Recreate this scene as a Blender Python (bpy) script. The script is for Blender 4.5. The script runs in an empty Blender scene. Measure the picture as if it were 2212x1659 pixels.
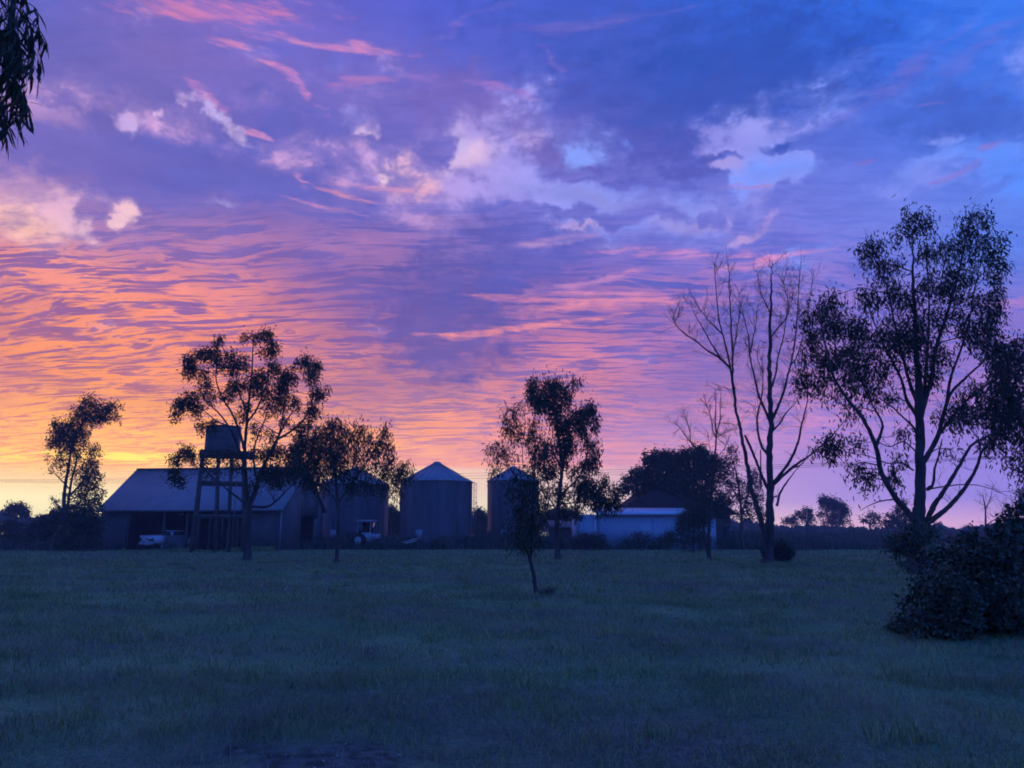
import bpy, math, random
import numpy as np
from mathutils import Vector, Matrix

sc = bpy.context.scene
COL = sc.collection
# ---------------------------------------------------------------- camera
F, CU, CV = 1600.0, 1106.0, 829.5          # focal length and centre in photo units (2212 x 1659)
PITCH = math.atan((1150 - CV) / F)
EYE = 1.6
cd = bpy.data.cameras.new("camera"); cam = bpy.data.objects.new("camera", cd); COL.objects.link(cam)
cd.sensor_width = 36; cd.lens = F / 2212 * 36; cd.clip_start = 0.1; cd.clip_end = 20000
cam.location = (0, 0, EYE); cam.rotation_euler = (math.pi / 2 + PITCH, 0, 0)
sc.camera = cam
CP, SP = math.cos(PITCH), math.sin(PITCH)

def ray(u, v):
    x = (u - CU) / F; y = (CV - v) / F
    return np.array([x, CP - y * SP, SP + y * CP])
def at(u, v, Y):                            # point seen at (u,v) at ground distance Y
    d = ray(u, v); k = Y / d[1]
    return np.array([d[0] * k, Y, EYE + d[2] * k])
def gnd(u, v):
    d = ray(u, v); k = -EYE / d[2]
    return np.array([d[0] * k, d[1] * k, 0.0])
def px(Y, n=1.0):                           # size in metres of n photo units at distance Y
    return n * Y / F

# ---------------------------------------------------------------- look
sc.view_settings.view_transform = 'Standard'; sc.view_settings.look = 'None'
sc.view_settings.exposure = 0; sc.view_settings.gamma = 1
sc.cycles.max_bounces = 4; sc.cycles.diffuse_bounces = 2; sc.cycles.glossy_bounces = 2
sc.cycles.filter_width = 1.8

# ---------------------------------------------------------------- sky
def lin(c):
    return [((x / 255) / 12.92 if x / 255 <= 0.04045 else ((x / 255 + 0.055) / 1.055) ** 2.4) for x in c]
def sky_at(u, v):
    d = ray(u, v); return math.atan2(d[0], d[1]), math.asin(d[2] / np.linalg.norm(d))
def dir_px(A, T):                           # azimuth, elevation -> photo units
    d = np.array([math.sin(A) * math.cos(T), math.cos(A) * math.cos(T), math.sin(T)])
    f = d[1] * CP + d[2] * SP; up = -d[1] * SP + d[2] * CP
    return CU + F * d[0] / f, CV - F * up / f

UG = [0, 300, 600, 900, 1200, 1500, 1800, 2212]
SHADE = {  # v: colours of the shaded cloud across the view
 -150: [(85,98,200),(100,100,190),(90,95,195),(70,92,200),(60,90,200),(45,88,200),(42,98,212),(50,110,225)],
 0:   [(88,97,188),(112,101,184),(105,98,195),(82,92,200),(66,92,205),(46,88,198),(42,98,215),(52,112,230)],
 110: [(97,97,180),(114,102,180),(118,105,192),(95,98,195),(74,92,198),(50,86,188),(46,92,205),(56,112,225)],
 220: [(108,100,178),(112,101,178),(110,102,188),(108,102,188),(86,92,190),(62,84,180),(56,92,200),(62,108,215)],
 350: [(138,112,182),(110,102,182),(98,98,186),(108,102,190),(104,102,192),(92,98,192),(92,112,215),(80,118,222)],
 450: [(148,118,182),(118,105,182),(106,102,188),(104,102,192),(98,102,200),(108,112,208),(112,122,218),(92,128,232)],
 550: [(142,100,160),(138,100,165),(124,98,170),(100,92,175),(94,94,184),(98,104,202),(98,108,208),(88,122,225)],
 650: [(152,98,148),(146,96,155),(132,94,162),(98,88,170),(98,88,174),(98,92,184),(98,98,196),(98,108,204)],
 750: [(165,102,138),(160,100,145),(148,98,155),(116,90,165),(122,95,172),(122,100,182),(116,102,192),(112,108,202)],
 850: [(190,112,122),(182,112,130),(170,110,142),(152,108,158),(152,112,168),(142,112,182),(132,110,192),(122,110,200)],
 930: [(212,128,108),(204,126,116),(192,122,132),(180,122,150),(170,122,166),(152,120,184),(140,116,194),(130,114,200)],
 1005:[(238,162,96),(234,152,102),(224,142,118),(214,138,136),(202,134,150),(178,136,176),(146,122,196),(128,116,202)],
 1020:[(250,230,150),(248,228,160),(242,212,160),(238,206,162),(226,184,168),(188,146,182),(146,124,198),(130,118,204)],
 1085:[(246,236,170),(244,230,172),(236,220,170),(230,214,170),(216,196,172),(196,158,184),(160,132,198),(136,122,204)],
 1130:[(228,220,162),(226,216,164),(218,210,162),(212,206,164),(208,196,168),(210,186,182),(214,168,188),(196,150,195)],
 1150:[(228,220,162),(226,216,164),(218,210,162),(212,206,164),(208,196,168),(210,186,182),(218,172,188),(200,154,195)]}
LIT = {    # colours of the lit cloud; the fourth number is how much of it there is
 -150:[(150,120,195,.10),(175,120,190,.15),(150,115,195,.10),(110,105,205,.10),(95,105,210,.10),(70,120,235,.25),(80,140,245,.35),(85,145,250,.35)],
 0:   [(140,115,195,.10),(195,125,185,.25),(165,118,195,.15),(120,110,205,.12),(95,105,210,.12),(70,120,235,.20),(75,135,245,.35),(85,145,250,.35)],
 110: [(150,120,190,.10),(170,118,190,.20),(160,118,192,.20),(125,112,200,.20),(105,105,205,.20),(70,105,215,.10),(70,125,238,.35),(90,145,248,.40)],
 220: [(170,130,190,.15),(150,118,190,.15),(140,115,195,.15),(150,118,190,.30),(120,108,195,.30),(80,98,200,.10),(80,120,228,.30),(95,130,235,.35)],
 350: [(225,165,195,.30),(140,120,195,.15),(130,118,205,.15),(190,150,205,.35),(150,138,215,.40),(130,135,225,.40),(130,145,240,.40),(110,150,248,.40)],
 450: [(250,190,190,.50),(205,145,185,.25),(195,135,180,.40),(200,145,190,.50),(150,142,220,.45),(155,145,220,.55),(140,150,240,.45),(115,155,250,.35)],
 550: [(250,152,132,.75),(240,145,142,.75),(222,138,158,.75),(180,128,180,.55),(130,118,205,.40),(190,138,200,.60),(150,135,222,.45),(120,145,238,.30)],
 650: [(252,150,108,.85),(248,145,118,.85),(232,138,136,.80),(160,115,165,.35),(200,128,165,.55),(212,132,175,.70),(150,118,205,.40),(150,125,210,.35)],
 750: [(252,150,100,.85),(250,148,108,.85),(240,140,122,.75),(175,115,150,.30),(228,135,150,.65),(195,126,175,.50),(150,120,200,.35),(180,125,200,.45)],
 850: [(255,165,92,.85),(255,158,98,.85),(250,152,108,.80),(235,145,128,.70),(238,142,142,.75),(215,135,168,.65),(190,130,185,.50),(185,130,195,.45)],
 930: [(255,188,90,.85),(255,178,90,.85),(255,168,98,.80),(250,158,112,.80),(245,148,132,.75),(232,145,160,.65),(205,135,185,.50),(190,130,195,.40)],
 1005:[(255,215,100,.85),(255,205,95,.85),(255,192,100,.80),(252,175,112,.75),(246,156,130,.65),(222,150,165,.50),(165,130,195,.20),(135,120,202,.10)],
 1020:[(250,230,150,0),(248,228,160,0),(242,212,160,0),(238,206,162,0),(226,184,168,.1),(188,146,182,.1),(146,124,198,0),(130,118,204,0)],
 1085:[(246,236,170,0)]*4+[(216,196,172,0),(196,158,184,0),(160,132,198,0),(136,122,204,0)],
 1130:[(228,220,162,0)]*4+[(208,196,168,0),(210,186,182,0),(214,168,188,0),(196,150,195,0)],
 1150:[(228,220,162,0)]*4+[(208,196,168,0),(210,186,182,0),(218,172,188,0),(200,154,195,0)]}
def table(tab, u, v):
    vs = sorted(tab); v = min(max(v, vs[0]), vs[-1]); u = min(max(u, 0), 2212)
    i = max(j for j in range(len(vs) - 1) if vs[j] <= v); tv = (v - vs[i]) / (vs[i + 1] - vs[i])
    k = max(j for j in range(len(UG) - 1) if UG[j] <= u); tu = (u - UG[k]) / (UG[k + 1] - UG[k])
    f = lambda c: np.array(lin(c[:3]) + ([c[3]] if len(c) > 3 else [1.0]))
    a = tab[vs[i]]; b = tab[vs[i + 1]]
    return (f(a[k]) * (1 - tu) + f(a[k + 1]) * tu) * (1 - tv) + (f(b[k]) * (1 - tu) + f(b[k + 1]) * tu) * tv

W = bpy.data.worlds.new("World"); sc.world = W; W.use_nodes = True
nt = W.node_tree; N = nt.nodes; L = nt.links; N.clear()
def nd(t, **kw):
    n = N.new(t)
    for k, v in kw.items(): setattr(n, k, v)
    return n
def link(a, b): L.new(a, b)
def setin(s, v):
    if isinstance(v, bpy.types.NodeSocket): link(v, s)
    else: s.default_value = v
def M(op, a, b=0.0, c=0.0, clamp=False):
    n = nd('ShaderNodeMath', operation=op, use_clamp=clamp)
    setin(n.inputs[0], a); setin(n.inputs[1], b)
    if len(n.inputs) > 2: setin(n.inputs[2], c)
    return n.outputs[0]
def VM(op, a, b=(0, 0, 0), s=None):
    n = nd('ShaderNodeVectorMath', operation=op)
    setin(n.inputs[0], a)
    if s is not None: setin(n.inputs['Scale'], s)
    else: setin(n.inputs[1], b)
    return n.outputs['Value'] if op in ('LENGTH', 'DOT_PRODUCT') else n.outputs[0]
def comb(x, y, z=0.0):
    n = nd('ShaderNodeCombineXYZ'); setin(n.inputs[0], x); setin(n.inputs[1], y); setin(n.inputs[2], z); return n.outputs[0]
def noise(vec, scale, detail=4, rough=.55, dist=0.0, col=False):
    n = nd('ShaderNodeTexNoise'); setin(n.inputs['Vector'], vec)
    n.inputs['Scale'].default_value = scale; n.inputs['Detail'].default_value = detail
    n.inputs['Roughness'].default_value = rough; n.inputs['Distortion'].default_value = dist
    return n.outputs['Color' if col else 'Fac']
def sstep(v, a, b, lo=0.0, hi=1.0):
    n = nd('ShaderNodeMapRange', interpolation_type='SMOOTHSTEP', clamp=False); setin(n.inputs['Value'], v)
    for k, x in zip(('From Min', 'From Max', 'To Min', 'To Max'), (a, b, lo, hi)): setin(n.inputs[k], x)
    return n.outputs[0]
def mixc(f, a, b, blend='MIX'):
    n = nd('ShaderNodeMix', data_type='RGBA', blend_type=blend); n.clamp_factor = True
    setin(n.inputs[0], f); setin(n.inputs[6], a); setin(n.inputs[7], b); return n.outputs[2]
def mixf(f, a, b):
    n = nd('ShaderNodeMix', data_type='FLOAT'); n.clamp_factor = True; setin(n.inputs[0], f); setin(n.inputs[2], a); setin(n.inputs[3], b); return n.outputs[0]

tc = nd('ShaderNodeTexCoord').outputs['Generated']
sep = nd('ShaderNodeSeparateXYZ'); link(tc, sep.inputs[0]); X, Y_, Z = sep.outputs
AZ = M('ARCTAN2', X, Y_); EL = M('ARCSINE', Z)
# cloud-sheet plane coordinates: the sheet recedes to the horizon from wherever one looks
zk = M('ADD', M('MAXIMUM', Z, 0.0), 0.15)
P = comb(M('DIVIDE', X, zk), M('DIVIDE', Y_, zk))
# soft jitter so the colour rows never show as rows
wj = noise(tc, 5.0, 3, .5, col=True)
wj = VM('SUBTRACT', wj, (.5, .5, .5))
sj = nd('ShaderNodeSeparateXYZ'); link(wj, sj.inputs[0])
lowband = sstep(EL, 0.09, 0.2)
AZj = M('MULTIPLY_ADD', sj.outputs[0], 0.10, AZ)
ELj = M('MULTIPLY_ADD', M('MULTIPLY', sj.outputs[1], lowband), 0.07, EL)
azf = M('MULTIPLY_ADD', AZj, 1 / (2 * math.pi), 0.5)

ELS = sorted([sky_at(CU, v)[1] for v in (-150, 0, 110, 220, 350, 450, 550, 650, 750, 850, 930, 1005, 1017, 1085, 1130, 1150)])
AZS = [math.radians(a) for a in (-36, -28, -20, -12, -4, 4, 12, 20, 28, 36)]
BACK = {0: (72, 104, 214), 1: (48, 106, 236)}
def ramps(tab):
    col = alp = None
    for i, e in enumerate(ELS):
        r = nd('ShaderNodeValToRGB'); cr = r.color_ramp; cr.interpolation = 'LINEAR'
        link(azf, r.inputs[0])
        hi = min(1, max(0, e / 0.6))
        bk = np.array(lin(BACK[0])) * (1 - hi) + np.array(lin(BACK[1])) * hi
        stops = [(0.0, list(bk) + [0.3]), (0.24, list(bk) + [0.3])]
        for a in AZS:
            u, v = dir_px(a, e)
            stops.append((a / (2 * math.pi) + .5, list(table(tab, u, v))))
        stops += [(0.76, list(bk) + [0.3]), (1.0, list(bk) + [0.3])]
        while len(cr.elements) < len(stops): cr.elements.new(0.5)
        for el, (p, c) in zip(cr.elements, sorted(stops, key=lambda s: s[0])): el.position = p; el.color = c
        if col is None: col, alp = r.outputs[0], r.outputs[1]
        else:
            k = 1 / (e - ELS[i - 1]); f = M('MULTIPLY_ADD', ELj, k, -ELS[i - 1] * k)
            col = mixc(f, col, r.outputs[0]); alp = mixf(f, alp, r.outputs[1])
    return col, alp
shade, _ = ramps(SHADE)
lit, amt = ramps(LIT)

# ripples of the high cloud sheet
w1 = VM('SUBTRACT', noise(P, 1.6, 3, .5, col=True), (.5, .5, .5))
Pw = VM('ADD', P, VM('MULTIPLY', w1, (.6, .22, 0)))
mp = nd('ShaderNodeMapping'); link(Pw, mp.inputs[0]); mp.inputs['Scale'].default_value = (4.2, 20, 1); mp.inputs['Rotation'].default_value = (0, 0, math.radians(2))
n1 = noise(mp.outputs[0], 1.0, 5, .62, .5)
mp2 = nd('ShaderNodeMapping'); link(Pw, mp2.inputs[0]); mp2.inputs['Scale'].default_value = (7.0, 42, 1); mp2.inputs['Location'].default_value = (7, 3, 0)
n2 = noise(mp2.outputs[0], 1.0, 5, .6, .4)
ridge = M('MAXIMUM', M('SUBTRACT', 1.0, M('MULTIPLY', M('ABSOLUTE', M('SUBTRACT', n1, .5)), 9.0)), 0.0)
ridge2 = M('MAXIMUM', M('SUBTRACT', 1.0, M('MULTIPLY', M('ABSOLUTE', M('SUBTRACT', n2, .5)), 8.0)), 0.0)
body = sstep(n1, .47, .66)
fine = sstep(n2, .42, .66)
rip = M('ADD', M('MULTIPLY', ridge, .62), M('MULTIPLY', body, .55))
rip = M('ADD', rip, M('MULTIPLY', ridge2, .38))
rip = M('ADD', rip, M('MULTIPLY', fine, .34))
brk = noise(VM('MULTIPLY', Pw, (1, 1.6, 1)), 7.0, 3, .6)
rip = M('MULTIPLY_ADD', M('SUBTRACT', brk, .5), .9, rip)
rip = M('MULTIPLY', sstep(rip, .47, 1.08), M('MULTIPLY', amt, 1.12))
big = noise(P, 1.1, 3, .5)
rip = M('MULTIPLY', rip, sstep(EL, .30, .46, 1.0, .45))
rip = M('MULTIPLY', rip, sstep(big, .36, .58, .42, 1.18))
sky = mixc(rip, shade, lit)

# coordinates with ragged billows for cumulus and gaps
AT = comb(AZ, EL, 0.0)
wb = VM('SUBTRACT', noise(AT, 9.0, 5, .62, col=True), (.5, .5, .5))
ATw = VM('ADD', AT, VM('MULTIPLY', wb, (.16, .12, 0)))
ws = VM('SUBTRACT', noise(VM('MULTIPLY', AT, (1, 4, 1)), 6.0, 4, .6, col=True), (.5, .5, .5))
ATs = VM('ADD', AT, VM('MULTIPLY', ws, (.15, .040, 0)))

nb_ = M('SUBTRACT', noise(VM('MULTIPLY', AT, (1, 1.6, 1)), 22.0, 5, .72), .5)
ns_ = M('SUBTRACT', noise(VM('MULTIPLY', AT, (1, 6, 1)), 16.0, 5, .68), .5)
eb = M('MULTIPLY', nb_, 3.2); es = M('MULTIPLY', ns_, 4.2)
wt = M('MULTIPLY_ADD', ns_, -2.4, .72)      # thready texture inside wisps
ct = M('MULTIPLY_ADD', nb_, -1.3, .85)      # mottled texture inside cumulus and gaps
prev = None
def blob(src, u, v, ru, rv, rot, rgb, st=1.0, soft=.6):
    global sky, prev
    A0, T0 = sky_at(u, v); A1, _ = sky_at(u + 5, v); _, T1 = sky_at(u, v + 5)
    m = nd('ShaderNodeMapping', vector_type='TEXTURE'); link(src, m.inputs[0])
    if prev is None: m.inputs['Location'].default_value = (A0, T0, 0)
    else: link(comb(A0, T0, prev), m.inputs['Location'])   # z is squashed to nothing below; it only keeps the shader's evaluation in sequence
    m.inputs['Rotation'].default_value = (0, 0, math.radians(rot))
    m.inputs['Scale'].default_value = (ru * abs(A1 - A0) / 5, rv * abs(T1 - T0) / 5, 1e6)
    d = M('ADD', VM('LENGTH', m.outputs[0]), es if src is ATs else eb)
    f = sstep(d, 1 + soft * .5, 1 - soft * .5, 0.0, 1.0)
    n = f.node; soft = soft * (1.5 if src is ATs else 1.25) + (.5 if src is ATs else .25); n.inputs['From Min'].default_value = 1 - soft * .5; n.inputs['From Max'].default_value = 1 + soft * .5
    n.inputs['To Min'].default_value = st; n.inputs['To Max'].default_value = 0.0
    prev = f; f = M('MULTIPLY', f, wt if src is ATs else ct)
    sky = mixc(f, sky, (*lin(rgb), 1))

DARK1 = [(300,335,330,75,3,(106,100,184),.85,.5),(560,375,250,62,-4,(98,98,186),.9,.5),(150,300,170,40,0,(112,102,184),.7,.6),
 (700,300,150,50,-8,(95,96,184),.8,.6),(1340,160,300,150,-15,(66,88,186),.85,.7),(1620,130,240,140,0,(46,80,178),.9,.8),
 (1390,280,170,75,-12,(84,88,180),.9,.5),(1100,260,150,70,-20,(112,98,180),.7,.9),(960,200,120,60,-10,(118,100,184),.6,.9),
 (2060,265,170,60,-14,(66,96,196),.85,.6),(1480,225,190,60,-5,(60,84,180),.8,.7),(985,655,120,150,-50,(94,86,166),.92,.8),(960,740,70,50,-20,(112,92,166),.8,.9),(1130,555,130,60,20,(88,92,184),.6,.9)]
GAPS = [(60,430,190,62,4,(236,180,198),.95,.5),(15,460,140,45,0,(255,198,182),.9,.7),(120,415,90,40,0,(228,178,206),.7,.8),(300,435,34,26,-35,(238,192,205),1,.25),(272,462,30,22,50,(238,192,205),1,.25),
 (180,478,60,30,-20,(225,180,205),.8,.4),(125,252,110,20,-4,(158,128,190),.8,.8),(275,255,24,20,0,(190,165,222),.95,.5),(347,247,13,12,0,(205,170,222),.9,.4),
 (470,262,70,13,-28,(188,172,232),.95,.6),(498,288,28,16,-10,(214,188,226),1,.3),(775,245,34,26,0,(160,158,232),.7,.7),(790,275,17,24,10,(212,182,226),1,.4),
 (870,355,30,42,30,(230,182,208),.95,.5),(905,395,26,34,35,(222,172,200),.85,.6),(838,372,22,8,-20,(228,190,214),.9,.4),(1000,340,60,22,12,(216,184,222),.95,.5),(975,310,20,30,30,(190,172,226),.7,.7),
 (925,470,60,26,-15,(184,145,204),.6,.8),(457,428,60,7,-2,(150,140,206),.7,.8),
 (650,120,110,42,0,(92,116,222),.6,.9),(1062,112,50,42,-50,(72,118,226),.7,.9),(1262,325,55,36,-10,(132,156,246),.95,.5),(1160,315,40,26,-50,(182,158,218),.8,.7),(1366,322,24,18,-30,(112,146,246),.8,.5),
 (1230,370,60,16,0,(128,140,228),.7,.8),(1640,312,150,62,-4,(152,150,230),1.12,.45),(1690,375,150,36,0,(112,152,252),1.15,.6),(1560,345,60,30,-30,(160,150,225),1.0,.5),(1560,285,70,30,-20,(140,140,226),.95,.5),(1760,325,100,36,-8,(132,146,238),.95,.5),(1600,395,120,20,0,(116,150,250),1.0,.5),
 (1905,268,70,26,-10,(108,136,232),.75,.7),(2000,318,80,24,-18,(122,144,236),.95,.5),(2080,350,110,24,-8,(98,142,244),.9,.6),(1880,420,150,46,0,(122,138,232),.8,.7),
 (1606,445,150,40,0,(146,144,226),.85,.7),(1300,430,140,20,-4,(138,142,222),.7,.8),(1640,490,95,16,16,(184,154,214),.85,.6),(1500,475,70,18,0,(160,148,220),.7,.8),
 (1906,148,60,11,6,(82,140,246),.7,.9),(1985,85,80,14,22,(66,126,232),.6,.9),(2050,175,70,14,-5,(66,120,226),.6,.9),(2180,400,90,70,0,(88,138,246),.7,.9),(2170,30,90,40,0,(64,126,238),.6,.9),
 (985,860,80,16,0,(232,172,150),.55,.9),(1380,882,90,15,2,(214,168,186),.75,.8),(1490,880,70,16,0,(200,160,190),.6,.9),(1240,492,50,8,6,(176,152,214),.8,.7),(1280,530,140,12,0,(150,142,216),.5,.9)]
DARK2 = [(190,440,42,20,15,(150,122,186),.9,.6),(240,490,22,16,0,(150,130,190),.8,.5),(1795,395,24,38,-8,(84,104,196),.95,.35),(1722,425,15,24,5,(92,112,206),.9,.4),(1788,450,80,28,-10,(88,106,200),.9,.5),
 (1700,512,120,18,8,(92,104,200),.85,.6),(1880,350,48,50,10,(80,104,200),.92,.4),(1845,322,90,22,-18,(82,106,204),.9,.5),(1965,328,52,14,-12,(82,108,208),.9,.5),(1566,330,38,8,-14,(104,118,208),.85,.5),
 (1730,318,60,8,-8,(106,122,214),.7,.6),(1487,462,11,13,0,(96,112,208),.85,.5),(1527,462,18,15,10,(104,116,210),.8,.6),(1590,458,16,22,10,(104,118,212),.8,.6),
 (2105,420,60,10,12,(84,108,208),.8,.7),(1450,340,55,42,-40,(82,92,188),.9,.4),(1530,385,28,28,-30,(96,108,202),.8,.5),(1400,375,110,12,-4,(94,104,200),.7,.7),(1250,378,60,12,8,(98,112,208),.7,.6),
 (1178,340,30,34,0,(108,98,186),.7,.6),(1290,560,160,16,-3,(84,98,194),.5,.9),(935,318,22,26,20,(104,98,186),.7,.5),(1300,465,150,12,0,(86,100,196),.7,.8)]
WISP = [(440,18,170,22,8,(212,128,176),.75,.8),(700,95,130,8,2,(206,136,190),.8,.8),(497,96,38,7,4,(214,138,186),.8,.7),(572,131,26,5,-4,(214,138,186),.8,.6),
 (642,182,55,10,-30,(198,132,196),.8,.7),(425,210,42,8,-26,(194,130,192),.8,.7),(795,186,60,9,14,(170,120,190),.7,.8),(892,172,34,8,-6,(160,116,188),.6,.8),(1068,192,60,7,-8,(168,118,196),.7,.8),
 (1250,60,110,10,2,(118,104,190),.6,.9),(1195,133,30,8,-35,(126,104,188),.6,.8),(1010,45,60,9,18,(124,108,200),.6,.9),(1960,165,130,12,20,(110,112,208),.6,.9),(2110,110,80,14,24,(100,108,208),.5,.9),
 (1992,239,30,4,-4,(128,112,200),.7,.8),(2131,309,32,6,2,(136,118,204),.8,.8),(2040,380,50,10,14,(134,118,206),.7,.8),(1608,411,34,7,-4,(166,122,190),.8,.7),(1860,353,20,4,0,(124,112,200),.7,.8),
 (557,294,20,5,-12,(204,138,192),.8,.7),(632,384,10,22,38,(182,130,196),.7,.8),(720,408,60,7,-10,(226,148,176),.8,.7),(830,400,90,5,0,(214,150,186),.7,.8),(700,450,70,5,-4,(206,142,186),.6,.8),
 (1200,520,60,8,4,(196,150,200),.6,.9),(1480,548,140,6,-4,(222,146,194),.75,.8),(1620,568,110,6,4,(224,146,196),.8,.8),(1180,650,110,7,-6,(232,142,164),.7,.8),(1300,665,130,7,3,(232,142,166),.75,.8),
 (1140,710,160,6,5,(246,148,150),.8,.7),(1290,608,90,6,8,(206,140,190),.7,.8),(1340,640,90,7,-6,(226,142,176),.7,.8),(310,979,75,7,1,(255,232,98),.95,.7),(120,975,60,4,0,(255,216,98),.7,.8),
 (2195,660,60,8,4,(190,130,196),.7,.8),(1800,650,120,8,2,(150,124,206),.5,.9)]
for b in DARK1: blob(ATw, *b)
# openings: every blob only biases one field, the cloud noise decides where the cover really breaks
nA = noise(VM('MULTIPLY', AT, (1, 1.6, 1)), 8.5, 8, .66, .15)
G = 0.0
gcol = mixc(sstep(AZ, -.35, .25), (*lin((206, 160, 212)), 1), (*lin((124, 146, 240)), 1))
def bump(u, v, ru, rv, rot, rgb, st=1.0, soft=.6, sign=1):
    global G, gcol, prev
    A0, T0 = sky_at(u, v); A1, _ = sky_at(u + 5, v); _, T1 = sky_at(u, v + 5)
    m = nd('ShaderNodeMapping', vector_type='TEXTURE'); link(ATw2, m.inputs[0]); link(comb(A0, T0, prev), m.inputs['Location'])
    m.inputs['Rotation'].default_value = (0, 0, math.radians(rot)); m.inputs['Scale'].default_value = (ru * abs(A1 - A0) / 5, rv * abs(T1 - T0) / 5, 1e6)
    f = sstep(VM('LENGTH', m.outputs[0]), 0.2, 2.1, 1.0, 0.0); prev = f
    if rgb is not None: gcol = mixc(f, gcol, (*lin(rgb), 1))
    G = M('MULTIPLY_ADD', f, st * sign, G) if sign < 0 or rgb is None else M('MAXIMUM', G, M('MULTIPLY', f, st * .80))
ATw2 = VM('ADD', AT, VM('MULTIPLY', wb, (.13, .09, 0)))
BASE = [(1650,370,520,150,-3,None,.44),(1020,345,260,110,6,None,.40),(400,275,330,50,-4,None,.34),(120,430,220,60,0,None,.35),(1350,440,330,50,-3,None,.36),(1950,130,300,100,10,None,.22),(1080,120,130,70,0,None,.34),(640,125,150,50,0,None,.32)]
for b in BASE: bump(*b)
for b in GAPS: bump(*b[:7])
for b in ((1400,110,400,100,-8,None,.42),(2080,262,170,40,-14,None,.30),(330,345,330,45,3,None,.30),(1400,275,110,50,-12,None,.25),(985,640,60,110,0,None,.3)): bump(*b, sign=-1)
for b in DARK2: bump(*b[:5], None, .75, sign=-1)
opening = sstep(M('MULTIPLY_ADD', M('SUBTRACT', nA, .5), 3.0, G), .44, .84)
opening = M('MULTIPLY', opening, sstep(EL, .17, .22))
haloed = sstep(M('MULTIPLY_ADD', M('SUBTRACT', nA, .5), 2.2, G), .12, .70, 0.0, .45)
sky = mixc(M('MULTIPLY', haloed, sstep(EL, .17, .24)), sky, gcol)
sky = mixc(opening, sky, gcol)
for b in WISP: blob(ATs, *b)

# fine grain of vapour over everything
ga = sstep(EL, .06, .16, .04, .15)
g1 = noise(VM('MULTIPLY', AT, (1, 2.6, 1)), 14.0, 4, .62)
gg = M('MULTIPLY_ADD', M('MULTIPLY', M('SUBTRACT', g1, .5), 3.0), ga, 1.0)
sky = mixc(1.0, sky, comb(gg, gg, M('MULTIPLY_ADD', M('SUBTRACT', gg, 1.0), .7, 1.0)), 'MULTIPLY')
hz = sstep(EL, .04, .20, 1.58, 1.10)
sky = VM('SCALE', sky, s=hz)
# the clear air seen above the cloud, and the last of the daylight behind it
nish = nd('ShaderNodeTexSky', sky_type='NISHITA'); nish.sun_disc = False
nish.sun_elevation = math.radians(1.0); nish.sun_rotation = math.radians(-31); nish.altitude = 200
sky = mixc(1.0, sky, VM('SCALE', nish.outputs[0], s=0.004), 'ADD')
bg = nd('ShaderNodeBackground'); link(sky, bg.inputs[0]); bg.inputs[1].default_value = 1.0
out = nd('ShaderNodeOutputWorld'); link(bg.outputs[0], out.inputs[0])
W.cycles.sampling_method = 'MANUAL'; W.cycles.sample_map_resolution = 512

# the sun, on the horizon behind cloud at the left
sd = bpy.data.lights.new("sun", 'SUN'); sd.energy = 0.06; sd.angle = math.radians(12); sd.color = (1.0, .55, .35)
sun = bpy.data.objects.new("sun", sd); COL.objects.link(sun)
A_s, T_s = math.radians(-31), math.radians(2.0)
sdir = Vector((math.sin(A_s) * math.cos(T_s), math.cos(A_s) * math.cos(T_s), math.sin(T_s)))
sun.rotation_euler = sdir.to_track_quat('Z', 'Y').to_euler()

# ================================================================ helpers
rng = np.random.default_rng(7)
def smoothrand(n): return rng.normal(size=n)

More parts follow.
